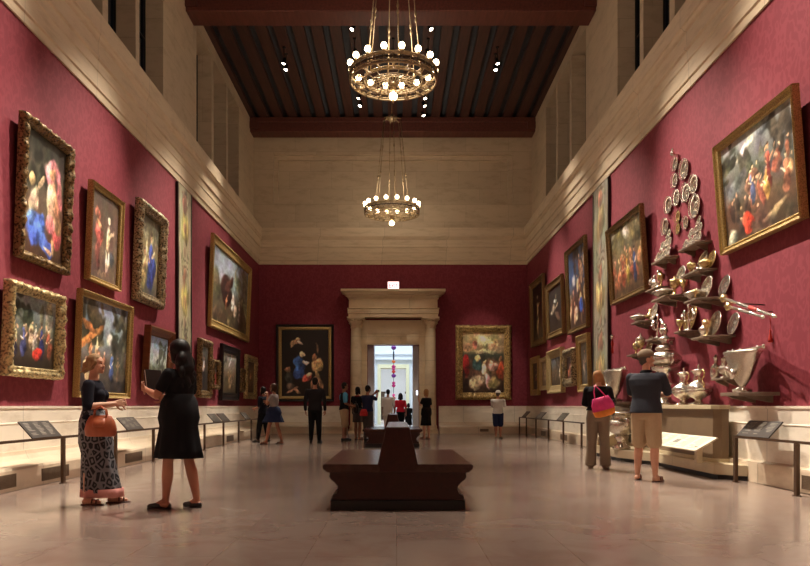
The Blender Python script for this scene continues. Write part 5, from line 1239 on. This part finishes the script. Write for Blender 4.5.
        if 'hem' in S:
            hm, hh = S['hem']; a = rg[-1]; MB().loft([(a[0], a[1], a[2] + hh * H, a[3] * 1.012 - .002, a[4] * 1.012 - .002, .95), (a[0], a[1], a[2] - .002, a[3] * 1.02, a[4] * 1.02, 1)], 48, wave=.06, nw=9).build('hem', hm, t)
    # shoes
    if 'shoes' in S:
        mt, kind = S['shoes']
        for hip, kn, an, toe, s in ks:
            c = MB()
            base = Vector((an.x, an.y, 0)); dv = Vector((toe.x - an.x, toe.y - an.y, 0)).normalized(); sd = Vector((dv.y, -dv.x, 0))
            if kind in ('shoe', 'loafer', 'sneaker'):
                hh = {'shoe': .040, 'loafer': .030, 'sneaker': .042}[kind]
                c.caps(base - dv * .018 * H + Vector((0, 0, hh * .55 * H)), base + dv * .05 * H + Vector((0, 0, hh * .55 * H)), hh * .62 * H, hh * .60 * H)
                c.caps(base + dv * .04 * H + Vector((0, 0, .018 * H)), base + dv * .100 * H + Vector((0, 0, .013 * H)), .022 * H, .015 * H)
                c.box((0, 0, 0), (0, 0, 0)) if False else None
                o = fuse(c, 'shoe', mt, t, .007, 2)
                c2 = MB(); c2.loft([(base.x + dv.x * .04 * H, base.y + dv.y * .04 * H, z, .024 * H, .024 * H) for z in (0, .010)], 20)
                c2.v = [tuple(Vector((base.x + dv.x * .04 * H, base.y + dv.y * .04 * H, 0)) + dv * ((Vector(p) - base - dv * .04 * H).dot(dv) * 3.2) + sd * ((Vector(p) - base - dv * .04 * H).dot(sd)) + Vector((0, 0, p[2]))) for p in c2.v]
                c2.build('sole', 'leather_black' if kind != 'sneaker' else mt, t)
            else:     # sandal
                c2 = MB(); c2.loft([(base.x + dv.x * .04 * H, base.y + dv.y * .04 * H, z, .025 * H, .025 * H) for z in (0, .012)], 20)
                c2.v = [tuple(Vector((base.x + dv.x * .04 * H, base.y + dv.y * .04 * H, 0)) + dv * ((Vector(p) - base - dv * .04 * H).dot(dv) * 3.2) + sd * ((Vector(p) - base - dv * .04 * H).dot(sd)) + Vector((0, 0, p[2]))) for p in c2.v]
                o = c2.build('sandal', mt, t)
                m2 = MB()
                for f in (.045, .075):
                    q = base + dv * f * H; m2.tube([q - sd * .022 * H + Vector((0, 0, .012 * H)), q - sd * .014 * H + Vector((0, 0, .036 * H)), q + sd * .014 * H + Vector((0, 0, .036 * H)), q + sd * .022 * H + Vector((0, 0, .012 * H))], .005 * H, 6)
                m2.build('strap', mt, o)
    # hair
    hm, kind = S.get('hair', ('h_brown', 'short'))
    c = MB()
    c.sphere(hc + rot @ Vector((0, -.012, .020)) * H, .054 * H, 18, 12, (.88, 1.02, 1.02), rot)
    c.sphere(hd((0, -.026, -.006)), .044 * H, 14, 10, (.92, .8, 1.0), rot)
    if kind == 'bob':
        for s in (-1, 1): c.caps(hd((s * .032, -.010, .01)), hd((s * .040, -.004, -.060)), .022 * H, .016 * H)
        c.caps(hd((0, -.035, 0)), hd((0, -.036, -.060)), .034 * H, .026 * H)
    if kind == 'long':
        c.caps(hd((0, -.03, .0)), hc + Vector((0, -.070, -.10)) * H, .052 * H, .046 * H); c.caps(hc + Vector((0, -.070, -.10)) * H, hc + Vector((0, -.060, -.165)) * H, .046 * H, .028 * H)
        c.sphere(hd((0, -.018, .012)), .062 * H, 16, 12, (1, 1.05, 1.05), rot)
        b = hc + Vector((0, -.05 * H, -.03 * H))
        for s in (-1.3, -.45, .45, 1.3):
            for k in range(34):
                q = k / 33; c.sphere(b + Vector((s * (.026 + .014 * math.sin(q * 2.6)) * H + .006 * H * math.sin(q * 17 + s * 3), (-.020 * math.sin(q * 2.2) * (2 - abs(s)) + .007 * math.sin(q * 14 + s * 2)) * H, -q * .19 * H)), (.032 - .014 * q) * H, 9, 7)
        for s in (-1, 1): c.caps(hd((s * .036, .002, .0)), hd((s * .040, -.01, -.055)), .020 * H, .022 * H)
    if kind == 'bun':
        c.sphere(hd((0, -.070, .0)), .024 * H, 10, 8)
        c.sphere(hd((0, -.062, -.012)), .026 * H, 12, 8); c.sphere(hd((.01, -.082, -.026)), .018 * H, 10, 6)
        for k in range(5): c.caps(hd((.01 * k - .02, -.05, -.02)), hd((.012 * k - .025, -.078 - .006 * k, -.045 - .006 * (k % 3))), .010 * H, .005 * H, 8, 3)
        for s in (-1, 1): c.caps(hd((s * .040, .012, .016)), hd((s * .044, -.014, -.020)), .012 * H, .010 * H)
    if kind == 'shoulder':
        for s in (-1, 1): c.caps(hd((s * .034, -.006, .01)), hd((s * .044, -.010, -.075)), .024 * H, .020 * H)
        c.caps(hd((0, -.036, 0)), hd((0, -.040, -.090)), .036 * H, .030 * H)
    o = fuse(c, 'hair', hm, t, .009, 3)
    # cut the hair volume away from the face
    me = o.data; fd = rot @ Vector((0, 1, 0)); ud = rot @ Vector((0, 0, 1))
    for v in me.vertices:
        d = v.co - hc; fy = d.dot(fd) / H; uz = d.dot(ud) / H
        if fy > .022 and uz < .036: v.co -= fd * (fy - .018) * H
    if 'cap' in S:
        cm = S['cap']; c = MB()
        c.sphere(hc + rot @ Vector((0, -.006, .030)) * H, .061 * H, 20, 12, (.92, 1.06, .82), rot)
        k = fuse(c, 'cap', cm, t, .007, 3)
        for v in k.data.vertices:
            d = v.co - hc; uz = d.dot(ud) / H
            if uz < .018: v.co += ud * (.018 - uz) * H
        b = MB(); pts = [(.052 * math.cos(a), .034 + .078 * math.sin(a), .024 - .012 * math.sin(a)) for a in [PI * q / 12 for q in range(13)]]
        top = [hd(p) for p in pts]; bot = [p - ud * .006 * H for p in top]; nn = len(top)
        b.add(top + bot, [tuple(range(nn)), tuple(reversed(range(nn, 2 * nn)))] + [(i, i + nn, (i + 1) % nn + nn, (i + 1) % nn) for i in range(nn)])
        b.build('cap_brim', cm, k, recalc=True)
    t['_H'] = H
    return t
def local(t, p):      # a point of a person's own frame in the room
    return Matrix.Translation(t.location) @ Matrix.Rotation(t.rotation_euler.z, 4, 'Z') @ Vector(p)

# 1 woman with patterned skirt
H1 = 1.56
w1 = person('blonde woman in navy top and long black and grey patterned skirt with pink hem', -3.16, 7.50, (1, .12), H1, dict(female=True, skin='skin_light', bodyvox=.0065, voxel=.008, girth=.96,
    legs=[(-.040, .11), (.045, -.03)], top=('c_navy', .95, .56), skirt=('print', .050, .094, .625), hem=('c_pinkhem', .055), shoes=('sandal', 'sandal'), hair=('h_blonde', 'bun'), head=(0, .020, .932), turn=-8, nod=-4,
    arms=[((-.135, .02, .655), (-.045, .165, .675), (.6, .8, .1), (.6, -.6, -.2), 1.0), ((.140, .005, .650), (.060, .150, .668), (-.55, .8, .15), (-.6, -.6, -.2), 1.0)]))
# her bag hangs from the forearm
def handbag(label, loc, yaw, mat, wd=.30, ht=.20, dp=.13, name='handbag', handles=True):
    t = thing(name, label, 'handbag', loc, (0, 0, yaw))
    c = MB(); n = 8
    c.loft([(0, 0, 0, wd * .40, dp * .40), (0, 0, .01, wd * .47, dp * .5), (0, 0, ht * .35, wd * .50, dp * .52), (0, 0, ht * .7, wd * .44, dp * .40), (0, 0, ht * .95, wd * .34, dp * .18), (0, 0, ht, wd * .30, dp * .10)], 24).build('body', mat, t)
    MB().loft([(0, -dp * .46, ht * .45, wd * .18, .012), (0, -dp * .44, ht * .55, wd * .2, .014), (0, -dp * .28, ht * .86, wd * .17, .012)], 16).build('flap', mat, t)
    if handles:
        for s in (-1, 1): MB().tube([(-wd * .2, s * dp * .15, ht * .9), (-wd * .17, s * dp * .12, ht * 1.25), (0, s * .01, ht * 1.42), (wd * .17, s * dp * .12, ht * 1.25), (wd * .2, s * dp * .15, ht * .9)], .008, 8).build('handle', mat, t)
    return t
q = local(w1, (.20, .13, 0)); handbag('rust orange leather handbag hanging from the forearm of the blonde woman', (q.x, q.y, .71), math.atan2(.12, 1) , 'leather_tan', .32, .215, .15)

# 2 woman in black
H2 = 1.68
w2 = person('woman with long wavy dark hair in a knee-length black dress, holding a dark folder', -2.17, 7.20, (-1, .36), H2, dict(female=True, skin='skin_tan', bodyvox=.0065, voxel=.008, girth=1.03,
    legs=[(-.052, .06), (.052, -.085)], top=('c_black', .62, .56), topname='dress_top', skirt=('c_black', .300, .108, .68), skirtname='dress', shoes=('leather_black', 'loafer'), hair=('h_black', 'long'), head=(0, .018, .932), turn=6,
    arms=[((-.142, .055, .668), (-.085, .175, .705), (.35, .85, .35), (.8, -.3, .2), .8), ((.150, .02, .650), (.075, .155, .655), (-.35, .85, .35), (-.8, -.3, .2), .8)]))
q = local(w2, (0, .27 * 1.0 + .02, 0))
fo = thing('folder', 'dark folder held upright against the chest by the woman in the black dress', 'folder', (q.x, q.y, 1.14), (R(-8), 0, w2.rotation_euler.z))
bevel(MB().box((-.12, -.008, 0), (.12, .0, .25)).build('cover', 'leather_black', fo), .003); MB().box((-.115, .0, .005), (.115, .012, .245)).build('pages', 'c_whiteplain', fo); MB().box((-.12, .012, 0), (.12, .018, .25)).build('cover', 'leather_black', fo)

# back row, left of the doorway
D_, U_ = (0, .15, -1), (0, .3, 1)
def P3(px, py_, Y): v = at(px, py_, Y); return v.x, v.y
w3 = person('woman in grey top and blue skirt walking left, hand raised to face', at(274, 0, 19.3).x, 19.3, (-1, .2), 1.62, dict(female=True, skin='skin_mid', legs=[(-.04, .12), (.045, -.12)], top=('c_grey', .5, .57), skirt=('c_darkblue', .36, .108, .62), shoes=('leather_black', 'sandal'), hair=('h_brown', 'bob'), nod=-8,
    arms=[((-.120, .07, .66), (-.055, .09, .80), (.1, .3, 1), (.5, .5, 0), .8), ((.130, .03, .66), (.03, .14, .70), (-.8, .5, .1), (-.4, -.6, 0), .7)]))
w4 = person('person in dark navy clothes walking beyond the woman in the blue skirt', at(263.5, 0, 20.3).x, 20.3, (-1, .5), 1.56, dict(female=True, skin='skin_mid', legs=[(-.045, .09), (.05, -.07)], top=('c_navy', 1.0, .52), trousers=('c_black', .95, 1.15), shoes=('leather_black', 'shoe'), hair=('h_black', 'bob'),
    arms=[((-.130, .0, .65), (-.11, .10, .60), (0, 1, 0), (.9, 0, 0), .8), ((.130, 0, .65), (.135, .03, .52), D_, (-.9, .3, 0), .6)]))
w5 = person('man in dark jacket and black trousers seen from behind, looking at the dark painting', at(315, 0, 19.8).x, 19.8, (.05, 1), 1.80, dict(skin='skin_tan', legs=[(-.062, 0), (.062, .01)], top=('c_charcoal', 1.9, .50), topname='jacket', trousers=('c_black', .97, 1.05), shoes=('leather_black', 'shoe'), hair=('h_black', 'short'),
    arms=[((-.150, -.015, .645), (-.150, .02, .50), D_, (.9, .3, 0), .7), ((.150, -.015, .645), (.150, .02, .50), D_, (-.9, .3, 0), .7)]))
w6 = person('young man in black and light blue shirt with khaki shorts, standing left of the doorway', at(344, 0, 21.2).x, 21.2, (1, .25), 1.71, dict(skin='skin_mid', legs=[(-.05, .03), (.05, -.02)], top=('c_black', .7, .53), trousers=('c_khaki', .5, 1.25), shoes=('leather_black', 'sneaker'), hair=('h_black', 'short'),
    arms=[((-.140, .0, .645), (-.08, .12, .60), (.3, 1, 0), (.9, 0, 0), .7), ((.140, 0, .645), (.10, .12, .60), (-.3, 1, 0), (-.9, 0, 0), .7)]))
c = MB().loft([(0, 0, z * 1.71, rx * 1.71 + .014 * 1.71 + .008, ry * 1.71 + .030) for z, rx, ry in ((.70, .04, .058), (.73, .05, .062), (.775, .055, .058), (.80, .05, .048))], 20)
c.build('light_blue_yoke', 'c_cyan', w6)
c = MB(); c.caps((.117 * 1.71, 0, .792 * 1.71), (.137 * 1.71, 0, .68 * 1.71), .041 * 1.71, .038 * 1.71).build('light_blue_sleeve', 'c_cyan', w6)
w7 = person('woman with short black hair in dark top, left of the man with red bag', at(357.5, 0, 21.9).x, 21.9, (.5, .9), 1.60, dict(female=True, skin='skin_mid', legs=[(-.045, .01), (.045, -.01)], top=('c_black', .5, .56), skirt=('c_greytrouser', .33, .10, .61), shoes=('sandal', 'sandal'), hair=('h_black', 'bob'),
    arms=[((-.125, .0, .65), (-.08, .12, .63), (.3, 1, 0), (.9, 0, 0), .8), ((.125, 0, .65), (.08, .12, .63), (-.3, 1, 0), (-.9, 0, 0), .8)]))
MB().loft([(0, 0, .80 * 1.6, .075 * 1.6, .055 * 1.6), (0, 0, .835 * 1.6, .05 * 1.6, .045 * 1.6)], 20).build('scarf', 'c_red', w7)
w8 = person('man in dark blue shirt and grey trousers raising a phone to photograph the doorway', at(367.5, 0, 21.0).x, 21.0, (.75, .8), 1.62, dict(skin='skin_mid', girth=1.1, legs=[(-.055, .0), (.055, .01)], top=('c_darkblue', .9, .53), trousers=('c_greytrouser', .97, 1.15), shoes=('leather_black', 'shoe'), hair=('h_black', 'short'),
    arms=[((-.120, .09, .74), (-.03, .20, .85), (.4, .5, .6), (.6, -.3, 0), .6), ((.130, .09, .75), (.05, .21, .86), (-.4, .5, .6), (-.6, -.3, 0), .6)]))
q = local(w8, (.02, .40, 0)); tag(MB().box((-.07, -.005, 0), (.07, .005, .075)).build('phone', 'blackmetal', None, (q.x, q.y, 1.42), (0, 0, w8.rotation_euler.z)), 'dark phone held up by the man in the dark blue shirt', 'phone')
q = local(w8, (.10, -.25, 0)); handbag('bright red waist bag worn by the man in the dark blue shirt', (q.x, q.y, .73), w8.rotation_euler.z, 'bagred', .30, .20, .14, 'waist_bag', False)
q = local(w6, (-.02, .36, 0)); 
t = thing('backpack', 'black bag held in front by the young man in khaki shorts', 'bag', (q.x, q.y, .80), (0, 0, w6.rotation_euler.z))
MB().loft([(0, 0, 0, .12, .06), (0, 0, .05, .14, .09), (0, 0, .22, .13, .08), (0, 0, .30, .08, .04)], 20).build('body', 'leather_black', t); MB().tube([(-.05, 0, .28), (-.04, 0, .36), (.04, 0, .36), (.05, 0, .28)], .01, 6).build('strap', 'leather_black', t)
w9 = person('person in a long loose white shirt seen from behind in the doorway', at(388, 0, 26.6).x, 26.6, (.1, 1), 1.63, dict(skin='skin_mid', legs=[(-.05, 0), (.05, .01)], top=('c_whiteplain', 1.2, .40), trousers=('c_whiteplain', .95, 1.1), shoes=('leather_black', 'shoe'), hair=('h_black', 'short'), girth=1.05))
w10 = person('woman with long dark hair in a red top seen from behind in the doorway', at(400.5, 0, 26.9).x, 26.9, (.05, 1), 1.50, dict(female=True, skin='skin_mid', legs=[(-.045, 0), (.045, .01)], top=('c_red', .9, .53), trousers=('c_black', .95, 1.0), shoes=('leather_black', 'shoe'), hair=('h_black', 'shoulder')))
w11 = person('small child in black clothes standing inside the doorway', at(408.5, 0, 28.0).x, 28.0, (.0, 1), 1.14, dict(female=True, skin='skin_mid', legs=[(-.05, 0), (.05, .01)], top=('c_black', .8, .55), skirt=('c_black', .25, .12, .62), shoes=('c_whiteplain', 'sneaker'), hair=('h_black', 'bob'), head=(0, .018, .925)))
w12 = person('woman in a black knee-length dress holding a lit phone, right of the doorway', at(426.5, 0, 22.3).x, 22.3, (-.75, .7), 1.54, dict(female=True, skin='skin_light', legs=[(-.045, .02), (.045, -.03)], top=('c_black', .6, .56), topname='dress_top', skirt=('c_black', .27, .105, .64), skirtname='dress', shoes=('sandal', 'sandal'), hair=('h_lightbrown', 'bob'),
    arms=[((-.125, .05, .68), (-.08, .15, .82), (.2, .3, 1), (.6, -.6, 0), .7), ((.13, 0, .645), (.11, .08, .54), (0, .5, -1), (-.9, 0, 0), .7)]))
q = local(w12, (-.07 * 1.54, .30, 0)); t = thing('phone', 'lit phone held up by the woman in black right of the doorway', 'phone', (q.x, q.y, 1.36), (0, 0, w12.rotation_euler.z))
MB().box((-.035, 0, 0), (.035, .008, .14)).build('case', 'blackmetal', t); MB().box((-.032, -.003, .004), (.032, 0, .136)).build('screen', 'screen', t)
w13 = person('man in white shirt and blue shorts standing before the gilt framed painting', at(498, 0, 22.4).x, 22.4, (.35, 1), 1.50, dict(skin='skin_tan', legs=[(-.045, 0), (.045, .02)], top=('c_white', .9, .52), trousers=('c_darkblue', .45, 1.2), shoes=('c_taupe', 'sneaker'), hair=('h_grey', 'short'), cap='c_whiteplain',
    arms=[((-.130, .07, .67), (-.03, .17, .74), (.6, .6, .4), (.6, -.5, 0), .7), ((.130, .07, .67), (.04, .17, .74), (-.6, .6, .4), (-.6, -.5, 0), .7)]))
# right foreground pair
H14 = 1.62
w14 = person('woman with light brown hair in black jacket and wide beige trousers, head bowed', at(598, 0, 11.65).x, 11.65, (.35, 1), H14, dict(female=True, skin='skin_light', bodyvox=.0075, voxel=.009, girth=1.12, legs=[(-.072, .01), (.070, .02)], top=('c_black', 1.75, .585), topname='jacket', trousers=('c_taupe', .96, 1.12), flare=1.65, shoes=('c_taupe', 'sneaker'),
    hair=('h_lightbrown', 'shoulder'), head=(0, .035, .922), nod=-28, turn=-14, lean=.01,
    arms=[((-.135, .02, .655), (-.06, .13, .62), (.6, .7, 0), (.6, -.4, 0), .8), ((.140, .03, .655), (.07, .14, .64), (-.6, .7, 0), (-.6, -.4, 0), .8)]))
q = local(w14, (.13, -.21, 0))
t = thing('tote_bag', 'pink and orange tote bag hanging at the right hip of the woman in black jacket', 'bag', (q.x, q.y, .86), (R(4), R(-16), w14.rotation_euler.z + .15))
MB().loft([(0, 0, 0, .10, .05), (0, 0, .02, .16, .07), (0, 0, .11, .175, .08)], 24).build('orange_base', 'bagorange', t)
MB().loft([(0, 0, .105, .176, .081), (0, 0, .2, .17, .07), (0, 0, .30, .13, .035), (0, 0, .31, .12, .02)], 24).build('pink_body', 'bagpink', t)
MB().tube([(-.09, 0, .29), (-.07, -.02, .42), (-.03, -.02, .52), (.03, -.02, .42), (.09, 0, .29)], .010, 8).build('strap', 'bagpink', t)
MB().caps((.12, .03, .0), (.17, .05, .20), .035, .03).build('dark_side_pouch', 'leather_black', t)
H15 = 1.78
w15 = person('man in tan cap, dark polo shirt and khaki shorts with crossed arms', at(646, 0, 9.8).x, 9.8, (.62, .78), H15, dict(skin='skin_light', bodyvox=.0075, voxel=.009, girth=1.12, legs=[(-.078, .03), (.080, -.03)], top=('c_polo', .85, .52), trousers=('c_khaki', .46, 1.12), shoes=('sandal', 'sandal'), hair=('h_grey', 'short'), cap='c_cap', collar='c_black', nod=-6, turn=-58,
    arms=[((-.140, .07, .665), (.02, .135, .685), (1, .15, .1), (0, -1, 0), .7), ((.150, .06, .660), (-.02, .150, .660), (-1, .15, .05), (0, -1, 0), .7)]))
